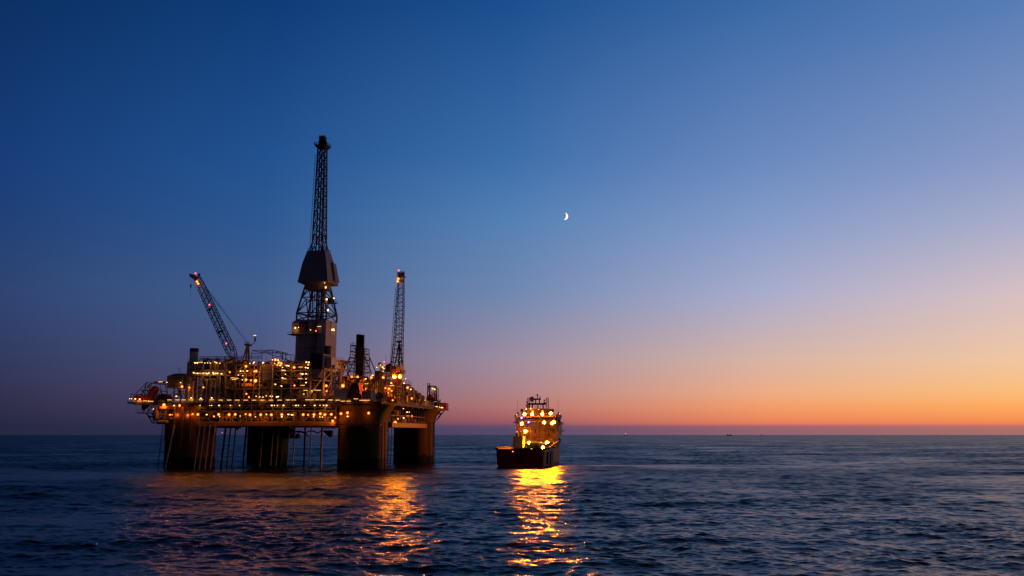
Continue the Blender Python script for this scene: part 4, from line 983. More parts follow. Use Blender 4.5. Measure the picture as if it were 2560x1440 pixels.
def boom(g, cuts, n, r):
    for (p0, h0, w0), (p1, h1, w1), k in zip(cuts, cuts[1:], n): g.lattice(rg(p0, h0, w0), rg(p1, h1, w1), k, r, r*.55, 'Z')
L = (tip-base).length
cuts = [(base, .5, 1.2), (base+d*L*.12, 2.0, 1.4), (base+d*L*.88, 1.7, 1.2), (tip-d*1.0, 1.3, .9)]
boom(g, cuts, [4, 22, 4], .17)
bm = c1.part(g, 'boom', 'bronze')
g = MB(); g.tube(base+d*6+nrm*.2, tip-d*3+nrm*.4, .28, 5); 
for f in (.36, .62): p = base+d*L*f; g.tube(p-nrm*2.5, p+nrm*.3, .4, 5)
c1.part(g, 'boom_walkway', 'dark', bm)
g = MB(); t0 = F.pb(474.5, 686, CB); t1 = F.pb(499, 690, CB); g.frus([t0+Vector((0,-1,-.3)), t0+Vector((2.4,-1,-2.6)), t0+Vector((2.4,1,-2.6)), t0+Vector((0,1,-.3))], [t0+Vector((.3,-1,.2)), t1+Vector((-.5,-1,-.4)), t1+Vector((-.5,1,-.4)), t0+Vector((.3,1,.2))])
g.ball(t1+Vector((-.3,0,.6)), .7, 8, 6); g.tube(t0+Vector((1.4,-1.1,-.9)), t0+Vector((1.4,1.1,-.9)), .9, 12); c1.part(g, 'boom_head', 'dark', bm)
ap = F.pb(620, 861, CB); g = MB()
for (x, y, dy) in ((606, 912, -2), (606, 912, 2), (618, 912, -2), (618, 912, 2)): q = F.pb(x, y, CB); g.tube((q.x, CB+dy, base.z-3), (ap.x, CB+dy*.3, ap.z), .32 if x < 610 else .5, 6)
g.box(ap.x-1.3, ap.x+1.3, CB-1.2, CB+1.2, ap.z-.6, ap.z+.3); g.rail([(ap.x-1.3,CB-1.2,ap.z+.3),(ap.x+1.3,CB-1.2,ap.z+.3)], .9, .8)
c1.part(g, 'a_frame', 'copper')
g = MB()
for (x, y) in ((400, 315), (430, 350)):
    for dy in (-.8, .8): p = F.pb(*Z7(x, y), CB); g.tube(p+Vector((0,dy,0)), ap+Vector((0,dy,.3)), .07, 4)
c1.part(g, 'pendant_cable', 'dark')
g = MB(); pts = [F.pb(*Z7(x, y), CB) for x, y in ((1015,1130),(1040,1135),(1060,1105),(1085,1090),(1090,1060),(1092,995))]; g.path(pts, .16, 5); p = pts[-2]; g.box(p.x-.2, p.x+.5, CB-.2, CB+.2, p.z-.4, p.z+1.8)
c1.part(g, 'antenna_arm', 'dark')
g = MB(); p = F.pb(*Z7(212, 220), CB); q = F.pb(*Z7(195, 470), CB); m_ = F.pb(*Z7(207, 285), CB); e = F.pb(*Z7(204, 320), CB)
g.tube(p, m_, .06, 4); g.tube(e, q, .05, 4); g.box(e.x-.25, e.x+.25, CB-.3, CB+.3, e.z, m_.z); g.tube(e, e-Vector((0,0,1)), .28, 6, .05); c1.part(g, 'hook_block', 'dark')
crane_lamps(c1, [(k,)+Z7(x, y) for k, x, y in (('O',290,243),('O',306,272),('R',270,130),('R',463,565),('R',695,1100))], CB-2)
crane_lamps(c1, [('w',)+Z7(1080, 988), ('w',)+Z7(1102, 988)], CB-.3)

Z8 = lambda x, y: (860 + x/4.8, 660 + y/4.8)
CB = -28.0
pc = F.pb(993, 940, CB); rr = (aa(1006.5, CB, 935)-aa(980.5, CB, 935))/2
c2 = Thing(F, 'pedestal_crane', (pc.x, CB, DZ+.55), 'right deck crane, lattice boom standing almost upright over a fat pedestal with two glaring floodlights', 'crane', 'deck cranes on the platform')
g = MB(); g.tube((pc.x, CB, DZ+.6), (pc.x, CB, F.z(945, pc.x, CB)), rr*.8, 22); g.tube((pc.x, CB, F.z(957, pc.x, CB)), (pc.x, CB, F.z(950, pc.x, CB)), rr*1.1, 22); c2.part(g, 'pedestal', 'copper')
zh = F.z(944.9, pc.x, CB); z2_ = F.z(915, pc.x, CB); g = MB(); g.box(pc.x-rr, pc.x+rr, CB-3, CB+3, zh, z2_); g.box(pc.x-rr*.6, pc.x+rr*.2, CB-3.4, CB-3.003, zh+.5, z2_-1.6)
mh = c2.part(g, 'machine_house', 'copper')
g = MB(); zcab = F.z(912, pc.x, CB); g.box(pc.x-rr-2.6, pc.x-rr-.2, CB-2, CB+1, F.z(930, pc.x, CB), zcab); g.tube((pc.x-rr-2.6, CB, zh+1), (pc.x-rr, CB, zh+1), .3); c2.part(g, 'cab', 'dark')
g = MB()
def pt(x, y, dy=0): p = F.pb(*Z8(x, y), CB); return Vector((p.x, CB+dy, p.z))
lo = [pt(572, 1235, -1.6), pt(698, 1235, -1.6), pt(698, 1235, 1.6), pt(572, 1235, 1.6)]
l1 = [pt(612, 840, -1.5), pt(703, 840, -1.5), pt(703, 840, 1.5), pt(612, 840, 1.5)]
l2 = [pt(628, 560, -1.3), pt(714, 560, -1.3), pt(714, 560, 1.3), pt(628, 560, 1.3)]
l3 = [pt(650, 250, -1.1), pt(715, 250, -1.1), pt(715, 250, 1.1), pt(650, 250, 1.1)]
l4 = [pt(650, 100, -.9), pt(715, 100, -.9), pt(715, 100, .9), pt(650, 100, .9)]
for A, B_, n in ((lo, l1, 8), (l1, l2, 6), (l2, l3, 7), (l3, l4, 3)): g.lattice(A, B_, n, .17, .1, 'Z')
bm = c2.part(g, 'boom', 'bronze')
g = MB(); g.ladder(pt(578, 1200, -1.9), pt(640, 280, -1.5), .8, .09, 1.1); g.tube(pt(640, 280), pt(650, 215), .1); c2.part(g, 'boom_ladder', 'dark', bm)
g = MB(); p = pt(660, 160); q = pt(735, 95); g.box(p.x, q.x, CB-1.2, CB+1.2, p.z, p.z+.4); g.tube(pt(672, 130, -1), pt(672, 130, 1), .8, 10); g.tube(pt(700, 125, -1), pt(700, 125, 1), .8, 10); g.rail([(p.x+.2,CB-1.2,p.z+.4),(q.x,CB-1.2,p.z+.4)], 2.0, .8, .1); g.box(pt(668,200).x, pt(712,200).x, CB-1, CB+1, pt(0,235).z, pt(0,205).z)
c2.part(g, 'boom_head', 'dark', bm)
g = MB(); top = pt(650, 930, 2)
for (x, dy) in ((605, 0), (632, 3), (665, 0), (690, 3)): g.tube(pt(x, 1235, dy), top, .3, 6)
for f in (.25, .5, .72):
    P_ = [pt(x, 1235, dy).lerp(top, f) for x, dy in ((605, 0), (632, 3), (690, 3), (665, 0))]
    for i in range(4): g.tube(P_[i], P_[(i+1) % 4], .15, 5)
g.box(top.x-.9, top.x+.9, CB+1.2, CB+2.8, top.z-.3, top.z+.5); c2.part(g, 'a_frame', 'dark')
g = MB()
for dy in (-.5, .5): g.tube(top, pt(655, 240, dy), .05, 4)
c2.part(g, 'pendant_cable', 'dark')
crane_lamps(c2, [('R',)+Z8(657, 78), ('O',)+Z8(650, 178), ('O',)+Z8(646, 207)], CB-1.8)
crane_lamps(c2, [('C',)+Z8(606, 1352), ('C',)+Z8(670, 1350)], CB-rr-.8)
crane_lamps(c2, [('O',)+z2(1428, 684)], CB-3.6)
g = MB(); q = F.pb(1009, 933, CB-2); g.box(q.x-1.4, q.x, CB-3, CB+1, q.z, q.z+.25); g.rail([(q.x-1.4,CB-3,q.z+.25),(q.x,CB-3,q.z+.25),(q.x,CB+1,q.z+.25)], 1.1, 1, .07); c2.part(g, 'service_platform', 'dark')

# radar and antenna tower left of the right crane
b_ = -24; x0, x1 = aa(948, b_), aa(976, b_); zt_ = zz(915, b_, 960)
T = Thing(F, 'antenna_tower', (x0, b_, DZ+.55), 'white lit platform with a small radome and whip antenna left of the right crane', 'antenna tower')
g = MB(); frame(g, x0, x1, b_, b_+5, [DZ+.6, zz(955,b_), zz(938,b_), zt_], 3, 1, .16); g.box(x0-.6, x1+.3, b_-.5, b_+5.5, zt_, zt_+.3); g.rail([(x0-.5,b_-.4,zt_+.3),(x1,b_-.4,zt_+.3)], 1.1, 1); T.part(g, 'steel_frame', 'white')
g = MB(); p = F.pb(949.5, 911, b_+2); g.tube((p.x, b_+2, zt_), (p.x, b_+2, p.z), .3); g.ball((p.x, b_+2, p.z), 1.0, 12, 8); T.part(g, 'radome', 'pale')
g = MB(); p = F.pb(965, 888, b_+2); g.tube((p.x, b_+2, zt_), (p.x, b_+2, p.z), .07, 4); p = F.pb(960.5, 906, b_+2); g.tube((p.x, b_+2, zt_), (p.x, b_+2, p.z), .1, 5); T.part(g, 'whip_antenna', 'dark')
clutter(T, 95, x0, x1-1, b_+.5, b_+4, zz(938,b_), zt_-.8, 30, sc=.6); clutter(T, 96, x0, x1-1, b_+.5, b_+4, DZ+.6, zz(938,b_)-.5, 40, sc=.8)
g = MB(); x = aa(970, b_-1); g.box(x-.2, x+1.4, b_-1.2, b_-.6, zz(934,b_), zz(914,b_)); T.part(g, 'cabinet', 'dark')
lamps(T, F, [(k,)+z2(x, y) for k, x, y in (('W',1420,540),('W',1435,560),('w',1390,512),('S',1465,512),('S',1530,517),('w',1425,600),('R',1443,472),('w',1340,545))], b=b_-.8)

# ------------------------------------------------------------------ lifeboat station at the left end
b_ = -46
Z9 = lambda x, y: (310 + x/10.29, 930 + y/10.29)
def P9(x, y, b=b_): return F.pb(*Z9(x, y), b)
q0, q1 = P9(120, 770), P9(780, 820)
ls = Thing(F, 'launch_gallery', (q1.x, b_, q1.z), 'railed gallery jutting out from the left end of the deck on a triangular brace', 'gallery')
g = MB(); zf = q0.z; g.box(q0.x, P9(330,0).x, b_-1, b_+5, zf-.8, zf); g.box(P9(330,0).x+.01, -51, b_-1.4, b_+6, zf-1.3, zf-.6); ls.part(g, 'floor', 'dark')
g = MB(); g.rail([(q0.x, b_-1, zf), (P9(330,0).x, b_-1, zf)], 1.2, 1.2); g.rail([(P9(330,0).x, b_-1.3, zf-.6), (-52, b_-1.3, zf-.6)], 1.2, 1.2); g.rail([(q0.x, b_-1, zf), (q0.x, b_+5, zf)], 1.2, 1.2)
ls.part(g, 'railing', 'pale')
r0, r1 = P9(335, 1065), P9(960, 1040)
g = MB(); g.box(r0.x, -51, b_-1, b_+4, r0.z, r0.z+.35); g.rail([(r0.x, b_-1, r0.z+.35), (-51, b_-1, r0.z+.35)], 1.2, 1.3); ls.part(g, 'lower_landing', 'dark')
g = MB()
for dy in (-.6, 4):
    for (x, y, X, Y) in ((600,1070,750,1310),(750,1310,1000,1320),(640,840,630,1070),(760,1060,790,1290),(900,1060,1000,1290),(660,1150,940,1220),(940,1150,760,1240),(850,840,1020,1150),(650,850,900,1060),(640,1120,760,1160)):
        g.tube(P9(x, y)+Vector((0,dy,0)), P9(X, Y)+Vector((0,dy,0)), .26 if y > 1000 else .18, 5)
ls.part(g, 'brace', 'dark')
g = MB()
for dy in (-.6, 4):
    for (x, y, X, Y) in ((200,570,760,590),(200,570,200,700),(320,560,600,270),(600,270,960,320),(940,320,1000,640),(600,280,460,600),(460,470,600,600),(460,470,700,470),(580,330,560,560),(800,250,990,310),(840,520,960,640),(860,490,960,490)):
        g.tube(P9(x, y)+Vector((0,dy,0)), P9(X, Y)+Vector((0,dy,0)), .17, 5)
g.box(P9(800,0).x, P9(990,0).x, b_-.8, b_+3, P9(0,285).z, P9(0,250).z)
ls.part(g, 'launch_frame', 'dark')
g = MB(); x0_, x1_ = P9(260,0).x, P9(800,0).x; g.box(x0_, x1_, b_+.8, b_+1.2, zf-.55, P9(0,600).z); g.box(P9(860,0).x, -51.4, b_-.6, b_+4, zf-.55, P9(0,620).z); ls.part(g, 'wind_wall', 'red')
g = MB(); c = P9(665, 365); g.tube((c.x, b_-.7, c.z), (c.x, b_+.3, c.z), .95, 12); g.tube((c.x, b_-.9, c.z), (c.x, b_-.71, c.z), .4, 8); ls.part(g, 'winch', 'pale')
lamps(ls, F, [(k,)+Z9(x, y) for k, x, y in (('w',145,688),('w',195,688),('W',290,692),('W',405,698),('S',400,745),('S',540,742),('w',630,748),('S',700,752),('w',755,953),('w',808,955),('S',940,252))], b=b_-1.5)
# free-fall lifeboat hanging nose-down in the frame
lb = Thing(F, 'lifeboat', tuple(P9(640, 680)), 'orange-red enclosed free-fall lifeboat hanging nose down at the left end of the platform', 'lifeboat')
g = MB(); A = P9(850, 380, b_+2.5); B_ = P9(470, 980, b_+2.5); d = (B_-A); ln = d.length; d.normalize(); ux = Vector((0,1,0)); uz = d.cross(ux)
prof = [(0, .9), (.04, 1.5), (.15, 1.75), (.5, 1.8), (.75, 1.65), (.88, 1.2), (.96, .6), (1.0, .12)]; n = 14; vs = []
for t_, r_ in prof:
    c = A + d*ln*t_
    for i in range(n): th = 2*pi*i/n; vs.append(c + ux*r_*cos(th) + uz*r_*1.05*sin(th))
fs = [(k*n+i, k*n+(i+1) % n, (k+1)*n+(i+1) % n, (k+1)*n+i) for k in range(len(prof)-1) for i in range(n)] + [tuple(range(n))[::-1], tuple(range((len(prof)-1)*n, len(prof)*n))]
g.add(vs, fs, True); lb.part(g, 'hull', 'red')
g = MB(); c = A+d*1.3-uz*1.5; g.tube(c, c+d*2.4, .8, 10, .55); lb.part(g, 'conning_tower', 'red')
g = MB()
for t_ in (.3, .42, .54): c = A+d*ln*t_-ux*1.82; g.tube(c, c+ux*.15, .28, 8)
lb.part(g, 'porthole', 'glass')
g = MB(); g.tube(A+ux*2+uz*1.9, B_+ux*2+uz*1.9, .2, 5); g.tube(A-ux*2+uz*1.9, B_-ux*2+uz*1.9, .2, 5); ls.part(g, 'launch_rail', 'dark')
# dark tarpaulined drum behind
c = P9(1060, 640); T = Thing(F, 'covered_drum', (c.x, b_+2, DZ+.55), 'dark humped drum under a cover between lifeboat frame and inlet box', 'drum')
g = MB(); g.tube((c.x-1, b_-1, DZ+2.2), (c.x-1, b_+4, DZ+2.2), 2.6, 16); g.box(c.x-5, c.x+1.2, b_-1, b_+4, DZ+.56, DZ+2.5); T.part(g, 'cover', 'dark')
g = MB(); 
for i in range(4): g.tube((c.x-1, b_-.8+i*1.4, DZ+2.2), (c.x-1, b_-.6+i*1.4, DZ+2.2), 2.68, 16)
T.part(g, 'strap', 'black')

# ------------------------------------------------------------------ right end: deck house, gantry tower, red box
Z10 = lambda x, y: (960 + x/14.4, 980 + y/14.4)
b_ = 47
def P10(x, y, b=b_): return F.pb(*Z10(x, y), b)
x0_, x1_ = P10(1130, 0).x, P10(1990, 0).x
dh = Thing(F, 'deck_house', (x0_, b_, DZ+.55), 'long low grey deck house at the far right corner of the platform', 'deck house')
zt_ = P10(0, 340).z; g = MB(); g.box(P10(1430,0).x, P10(1750,0).x, b_-3, b_+3, DZ+.56, zt_); g.box(P10(1280,0).x, P10(1429,0).x, b_-2, b_+3, DZ+.56, P10(0,395).z); g.box(P10(1752,0).x, P10(1840,0).x, b_-3.2, b_+3, DZ+.56, P10(0,385).z); dh.part(g, 'wall', 'pale')
g = MB(); g.box(P10(1845,0).x, P10(1960,0).x, b_-2, b_+3, P10(0,500).z, P10(0,375).z); dh.part(g, 'window', 'glass')
g = MB(); g.box(P10(1420,0).x, P10(1990,0).x, b_-3.6, b_+3.4, zt_+.003, zt_+.35); g.box(P10(1960,0).x, P10(1990,0).x, b_-3, b_+3, DZ+.56, zt_); dh.part(g, 'roof', 'steel')
g = MB(); ze = P10(0, 650).z; g.box(48, P10(2120,0).x, b_-4, b_+5, ze-.4, ze+.3); g.rail([(50, b_-4, ze+.3), (P10(2100,0).x, b_-4, ze+.3)], 1.3, 1.3)
dh.part(g, 'floor', 'dark')
g = MB()
for dy in (-3.5, 4.5):
    for (x, y, X, Y) in ((2090,680,1830,1010),(2050,760,1700,740),(1980,790,1860,950),(1900,790,1990,790),(1880,860,1960,860),(1700,740,1830,1010),(1560,700,1800,1080)): g.tube(P10(x, y)+Vector((0,dy,0)), P10(X, Y)+Vector((0,dy,0)), .25, 5)
dh.part(g, 'brace', 'dark')
lamps(dh, F, [(k,)+Z10(x, y) for k, x, y in (('W',1450,300),('w',1475,298),('O',1370,555),('S',1210,520),('S',1320,500),('w',1875,525),('w',1925,530),('w',2000,545),('W',2070,560),('W',2100,562))], b=b_-4.2)
gt = Thing(F, 'gantry_tower', (P10(1720,0).x, b_, zt_), 'narrow open steel gantry with one lamp at the top, on the far right deck house', 'gantry')
g = MB()
def G2(x, y): return F.pb(*z2(x, y), b_)
for dy in (-2, 2):
    for (x, y, X, Y, r_) in ((2060,760,2052,1010,.28),(2085,805,2150,805,.25),(2150,805,2150,1010,.4),(2070,805,2045,1010,.3),(2180,835,2185,1010,.15),(2085,805,2060,805,.25),(2070,940,2150,860,.14),(2070,870,2150,940,.14),(2060,965,2150,965,.2),(2150,835,2185,835,.12)):
        g.tube(G2(x, y)+Vector((0,dy,0)), G2(X, Y)+Vector((0,dy,0)), r_, 5)
for (x, y) in ((2085,805),(2150,805),(2070,940),(2150,940)): g.tube(G2(x, y)+Vector((0,-2,0)), G2(x, y)+Vector((0,2,0)), .2, 5)
gt.part(g, 'steel_frame', 'bronze')
g = MB(); g.ladder(G2(2183, 1010)+Vector((0,-2.2,0)), G2(2180, 835)+Vector((0,-2.2,0)), .8, .1, 1); gt.part(g, 'ladder', 'dark')
g = MB(); q = G2(2110, 990); g.box(q.x-3, q.x+1.6, b_-1.6, b_+1.6, zt_+.36, zt_+1.9); g.tube((q.x-1, b_-1.8, zt_+2.6), (q.x-1, b_+1.8, zt_+2.6), 1.1, 12); gt.part(g, 'winch', 'red')
lamps(gt, F, [(k,)+z2(x, y) for k, x, y in (('W',2112,838),('W',2138,845),('w',2145,855))], b=b_-2.6)
q0, q1 = P10(2020, 640), P10(2270, 395)
T = Thing(F, 'survival_pod', (q0.x, b_, q0.z), 'bright red boxy capsule overhanging the far right end of the platform', 'capsule')
g = MB(); c_ = .5
pr = [(q0.x, q0.z+.25), (q1.x-.1, q0.z+.1), (q1.x+.1, q0.z+.6), (q1.x, q1.z-.3), (q1.x-.5, q1.z), (q0.x+.3, q1.z+.1), (q0.x, q1.z-.3)]
g.frus([(x, b_+3, z) for x, z in pr], [(x, b_-2.5, z) for x, z in pr]); T.part(g, 'shell', 'red')
g = MB(); g.box(q0.x-.3, q1.x+.3, b_-2.6, b_+3.1, q0.z-.35, q0.z+.08)
for i in range(3): z = q0.z+.9+i*.9; g.box(q0.x+.1, q1.x+.03, b_-2.58, b_-2.5, z, z+.08)
T.part(g, 'cradle', 'dark')
g = MB(); q = P10(2010, 290); g.tube((q.x, b_, q0.z), (q.x, b_, q.z), .12, 5); g.ball((q.x+.2, b_, q.z), .35, 8, 6); T.part(g, 'davit_post', 'dark')

# ================================================================== SUPPLY VESSEL
S = SHIP
sv = Thing(S, 'supply_vessel', (0, 0, 0), 'dark red hulled supply vessel with cream deckhouse and glaring orange floodlights, stern towards the viewer', 'ship')
YS = lambda x, y: (1220 + x/6.545, 970 + y/6.545)
# hull loft: stations (distance from stern, half beam at deck, top, half beam at waterline factor)
stn = [(0, 11.2, 8.1, .93), (1.5, 11.5, 8.1, .96), (30, 11.7, 8.1, 1), (48, 11.7, 8.2, 1), (53, 11.7, 9.8, 1), (60, 11.7, 12.5, .98), (72, 10.6, 12.9, .82), (80, 8.0, 13.4, .6), (86, 4.2, 13.9, .36), (90, .3, 14.3, .05)]
def hull_ring(y, hb, top, wf):
    pts = []
    for k in range(9):      # keel -> bilge -> side
        t = k/8
        if k <= 4: u = k/4; x = hb*wf*sin(u*pi/2)**.75; z = -4 + 5.6*(1-cos(u*pi/2))
        else: u = (k-4)/4; x = hb*(wf + (1-wf)*u); z = 1.6 + (top-1.6)*u
        pts.append((x, y, z))
    return pts
g = MB(); rings = []
for y, hb, top, wf in stn:
    r_ = hull_ring(y, hb, top, wf); rings.append([(-x, yy, z) for x, yy, z in r_[::-1]] + r_[1:])
m = len(rings[0]); vs = [p for r_ in rings for p in r_]
fs = [(k*m+i, (k+1)*m+i, (k+1)*m+i+1, k*m+i+1) for k in range(len(rings)-1) for i in range(m-1)] + [tuple(range(m))]
g.add(vs, fs, False); sv.part(g, 'hull', 'dred')
g = MB(); g.box(-10.6, 10.6, .6, 50, 3.6, 4.0); g.frus([(-11.3,50.1,8.3),(11.3,50.1,8.3),(3.5,84,8.3),(-3.5,84,8.3)], [(-11.3,50.1,8.5),(11.3,50.1,8.5),(3.5,84,8.5),(-3.5,84,8.5)]); sv.part(g, 'deck', 'greenish')
g = MB()
for s_ in (-1, 1):
    g.box(s_*10.6-.25, s_*10.6+.25, .3, 49, 4.0, 8.6); g.box(s_*11.55-.2, s_*11.55+.2, 1, 49, 8.11, 8.5)
    for i in range(16): g.box(s_*11.2-.6, s_*11.2+.6, 1+3*i, 1.3+3*i, 8.12, 8.9)
    g.tube((s_*11.2, .8, 9.0), (s_*11.2, 48, 9.0), .16, 5)
g.box(-11.2, 11.2, -.1, .3, 7.7, 8.35)
sv.part(g, 'cargo_rail', 'dark')
g = MB()
q = S.pb(*YS(1000, 1020), 6)
for (y0_, y1_, z0_, z1_) in ((8, 15, 1.2, 6.8), (20, 29, .6, 7.2)): g.box(11.69, 11.95, y0_, y1_, z0_, z1_)
sv.part(g, 'fender', 'black')
g = MB(); g.frus([(11.72,12,8.1),(12.1,12,8.1),(12.1,62,11),(11.72,62,11)], [(11.72,12,8.9),(12.1,12,8.9),(12.1,62,12.6),(11.72,62,12.6)]); g.box(-.6, .6, -.25, -.02, 3, 7)
sv.part(g, 'rubbing_strake', 'dark')
DBk = 57.0
def sx_(x, b=DBk): return S.pb(*YS(x, 700), b).x
def sz_(y, b=DBk): return S.pb(*YS(800, y), b).z
# accommodation block with recessed aft face, stepped decks
g = MB(); xl, xr = sx_(462), sx_(1148)
g.box(xl, xr, DBk, DBk+17, sz_(790), sz_(560))
sup = sv.part(g, 'accommodation', 'cream')
g = MB(); g.box(sx_(600), sx_(1100), DBk+3, DBk+16, 8.5, sz_(790)-.003); sv.part(g, 'lower_house', 'cream')
g = MB(); g.box(sx_(585), sx_(1120), DBk-2.5, DBk+2.9, sz_(880), sz_(868)); g.rail([(sx_(585), DBk-2.4, sz_(868)), (sx_(1120), DBk-2.4, sz_(868))], 1.1, 1.5, .06); g.box(sx_(585), sx_(620), DBk-2.4, DBk, 8.5, sz_(880)); g.box(sx_(1090), sx_(1120), DBk-2.4, DBk, 8.5, sz_(880)); sv.part(g, 'winch_gallery', 'cream')
g = MB(); g.box(sx_(632), sx_(1090), DBk-4, DBk-2.7, 8.5, sz_(940)); g.tube((sx_(700), DBk-5, 10), (sx_(860), DBk-5, 10), 1.3, 14); g.tube((sx_(900), DBk-5, 9.8), (sx_(1020), DBk-5, 9.8), 1.0, 14); sv.part(g, 'winch', 'greenish')
g = MB(); 
for x in (750, 820, 1025): g.box(sx_(x-16), sx_(x+16), DBk+2.8, DBk+2.98, sz_(838), sz_(812))
for x in range(640, 1120, 70):
    g.box(sx_(x-14), sx_(x+14), DBk-.15, DBk-.01, sz_(720), sz_(700))
sv.part(g, 'window', 'glass')
g = MB()
for y in (600, 650, 740):
    z = sz_(y); g.box(xl-.25, xr+.25, DBk-1.3, DBk-.003, z, z+.16); g.rail([(xl-.2, DBk-1.25, z+.16), (xr+.2, DBk-1.25, z+.16)], 1.0, 1.4, .05)
g.box(sx_(690), sx_(700), DBk-1.2, DBk-.1, sz_(790), sz_(650)); g.box(sx_(905), sx_(915), DBk-1.2, DBk-.1, sz_(790), sz_(650))
sv.part(g, 'deck_edge', 'cream')
for x, y in ((640, 640), (1000, 640), (760, 735), (1060, 735), (660, 785), (980, 785)):
    g = MB(); g.box(sx_(x), sx_(x)+.9, DBk-.12, DBk-.002, sz_(y), sz_(y)+1.9); sv.part(g, 'door', 'dark')
g = MB()
for i in range(7): z = sz_(785)+.4+i*.55; g.box(sx_(980), sx_(1060), DBk-.1, DBk-.002, z, z+.2)
g.tube((sx_(850), DBk-1.6, sz_(790)), (sx_(850), DBk-1.6, sz_(600)), .25, 6); g.tube((sx_(585), DBk-1.5, sz_(780)), (sx_(585), DBk-1.5, sz_(570)), .2, 6)
sv.part(g, 'ventilation_grille', 'dark')
# tall port casing
xc0, xc1 = S.pb(*YS(420, 900), 48).x, S.pb(*YS(578, 900), 48).x
g = MB(); g.box(xc0, xc1, 46, 56.9, 8.3, S.pb(*YS(500, 788), 48).z); sv.part(g, 'port_casing', 'clad')
g = MB(); g.tube((xc0+1.6, 49, S.pb(*YS(500, 788), 48).z), (xc0+1.6, 49, S.pb(*YS(500, 740), 48).z), .8, 10); g.tube((xc1-1.6, 49, S.pb(*YS(500, 788), 48).z), (xc1-1.6, 49, S.pb(*YS(500, 760), 48).z), .6, 10); sv.part(g, 'exhaust_pipe', 'dark')
g = MB(); g.box(sx_(1100), sx_(1148), DBk-6, DBk-.01, 8.5, sz_(800)); sv.part(g, 'starboard_casing', 'cream')
# bridge deck, wider than the house, with dark window band
zb0, zb1 = sz_(560), sz_(470)
g = MB(); g.box(sx_(500), sx_(1140), DBk-1.5, DBk+15, zb0+.003, zb0+.9)
g.frus([(sx_(540),DBk-1,zb0+.91),(sx_(1100),DBk-1,zb0+.91),(sx_(1100),DBk+14,zb0+.91),(sx_(540),DBk+14,zb0+.91)], [(sx_(525),DBk-1.8,zb1),(sx_(1115),DBk-1.8,zb1),(sx_(1115),DBk+15,zb1),(sx_(525),DBk+15,zb1)])
br = sv.part(g, 'bridge', 'cream')
g = MB()
for i in range(10):
    x0_ = sx_(560)+i*(sx_(1085)-sx_(560))/10; w_ = (sx_(1085)-sx_(560))/10*.8; g.box(x0_, x0_+w_, DBk-1.95, DBk-1.5, zb0+1.6, zb1-.8)
sv.part(g, 'bridge_window', 'glass', br)
g = MB(); g.box(sx_(520), sx_(1120), DBk-2.4, DBk+15.4, zb1+.003, zb1+.4); g.box(sx_(600), sx_(1000), DBk+1, DBk+11, zb1+.41, sz_(350)); g.box(sx_(600), sx_(1000), DBk, DBk+12, sz_(350)+.003, sz_(335)); g.rail([(sx_(520), DBk-2.3, zb1+.4), (sx_(1120), DBk-2.3, zb1+.4)], 1.1, 1.5, .06)
sv.part(g, 'monkey_island', 'cream', br)
for s_, x in ((-1, 487), (1, 1155)):
    g = MB(); c = S.pb(*YS(x, 468), DBk+2); g.tube(c-Vector((0,0,4.2)), c, .6, 12, 1.5); g.ball(c, 1.75, 16, 10, sz=.95); sv.part(g, 'radome', 'white')
    g = MB(); c2_ = S.pb(*YS(x, 395), DBk+2); g.tube(c, c2_, .35, 6); 
    q = S.pb(*YS(482 if s_ < 0 else 1147, 180), DBk+2); g.tube((q.x, DBk+2, c.z), (q.x, DBk+2, q.z), .07, 4, .03)
    q = S.pb(*YS(450 if s_ < 0 else 1180, 570), DBk+2); g.box(q.x-.9, q.x+.9, DBk, DBk+3, q.z, q.z+.4); g.tube((q.x, DBk+1, q.z), (q.x, DBk+1, q.z+1.6), .15, 5)
    sv.part(g, 'whip_antenna', 'dark')
    g = MB(); c = S.pb(*YS(555 if s_ < 0 else 1055, 368), DBk+4); g.ball(c, .9, 12, 8); g.tube(c-Vector((0,0,1.8)), c, .3, 6); sv.part(g, 'satellite_dome', 'pale')
for y in (600, 720):     # starboard side galleries
    z = sz_(y); g = MB(); g.box(xr+.01, xr+1.6, DBk, DBk+12, z, z+.2); g.rail([(xr+1.5, DBk, z+.2), (xr+1.5, DBk+12, z+.2)], 1, 1.6, .06); sv.part(g, 'side_gallery', 'cream')
# mast
MBk = DBk+6
def ms(x, y, dy=0): p = S.pb(*YS(x, y), MBk); return Vector((p.x, MBk+dy, p.z))
g = MB()
for (x, y, X, Y, r_) in ((680,335,665,262,.35),(715,335,735,262,.35),(905,335,895,262,.35),(640,262,945,262,.5),(778,262,778,185,.3),(842,262,842,185,.3),(755,183,862,183,.42),(807,183,807,95,.2),(815,335,815,270,.2),(780,125,835,125,.12),(790,108,825,108,.1),(852,183,852,140,.3),(770,310,860,310,.12),(690,300,640,300,.12)):
    g.tube(ms(x, y), ms(X, Y), r_, 6)
for dy in (-1.2, 1.2): g.tube(ms(700, 262, dy), ms(940, 262, dy), .2, 5)
mst = sv.part(g, 'mast', 'dark')
g = MB(); g.ball(ms(720, 182), 1.25, 12, 8, sz=1.15); g.tube(ms(720, 205), ms(720, 260), .2, 6); sv.part(g, 'dome_antenna', 'pale', mst)
g = MB(); g.box(ms(905,0).x, ms(945,0).x, MBk-.5, MBk+.5, ms(0,265).z, ms(0,238).z); g.tube(ms(922, 240), ms(922, 198), .2, 5); g.tube(ms(908, 198), ms(940, 198), .25, 5)
for (a_, b2) in ((625, 222), (620, 268), (628, 290)): g.tube(ms(a_, b2), ms(a_+32, b2+35), .3, 5)
sv.part(g, 'radar_scanner', 'dark', mst)
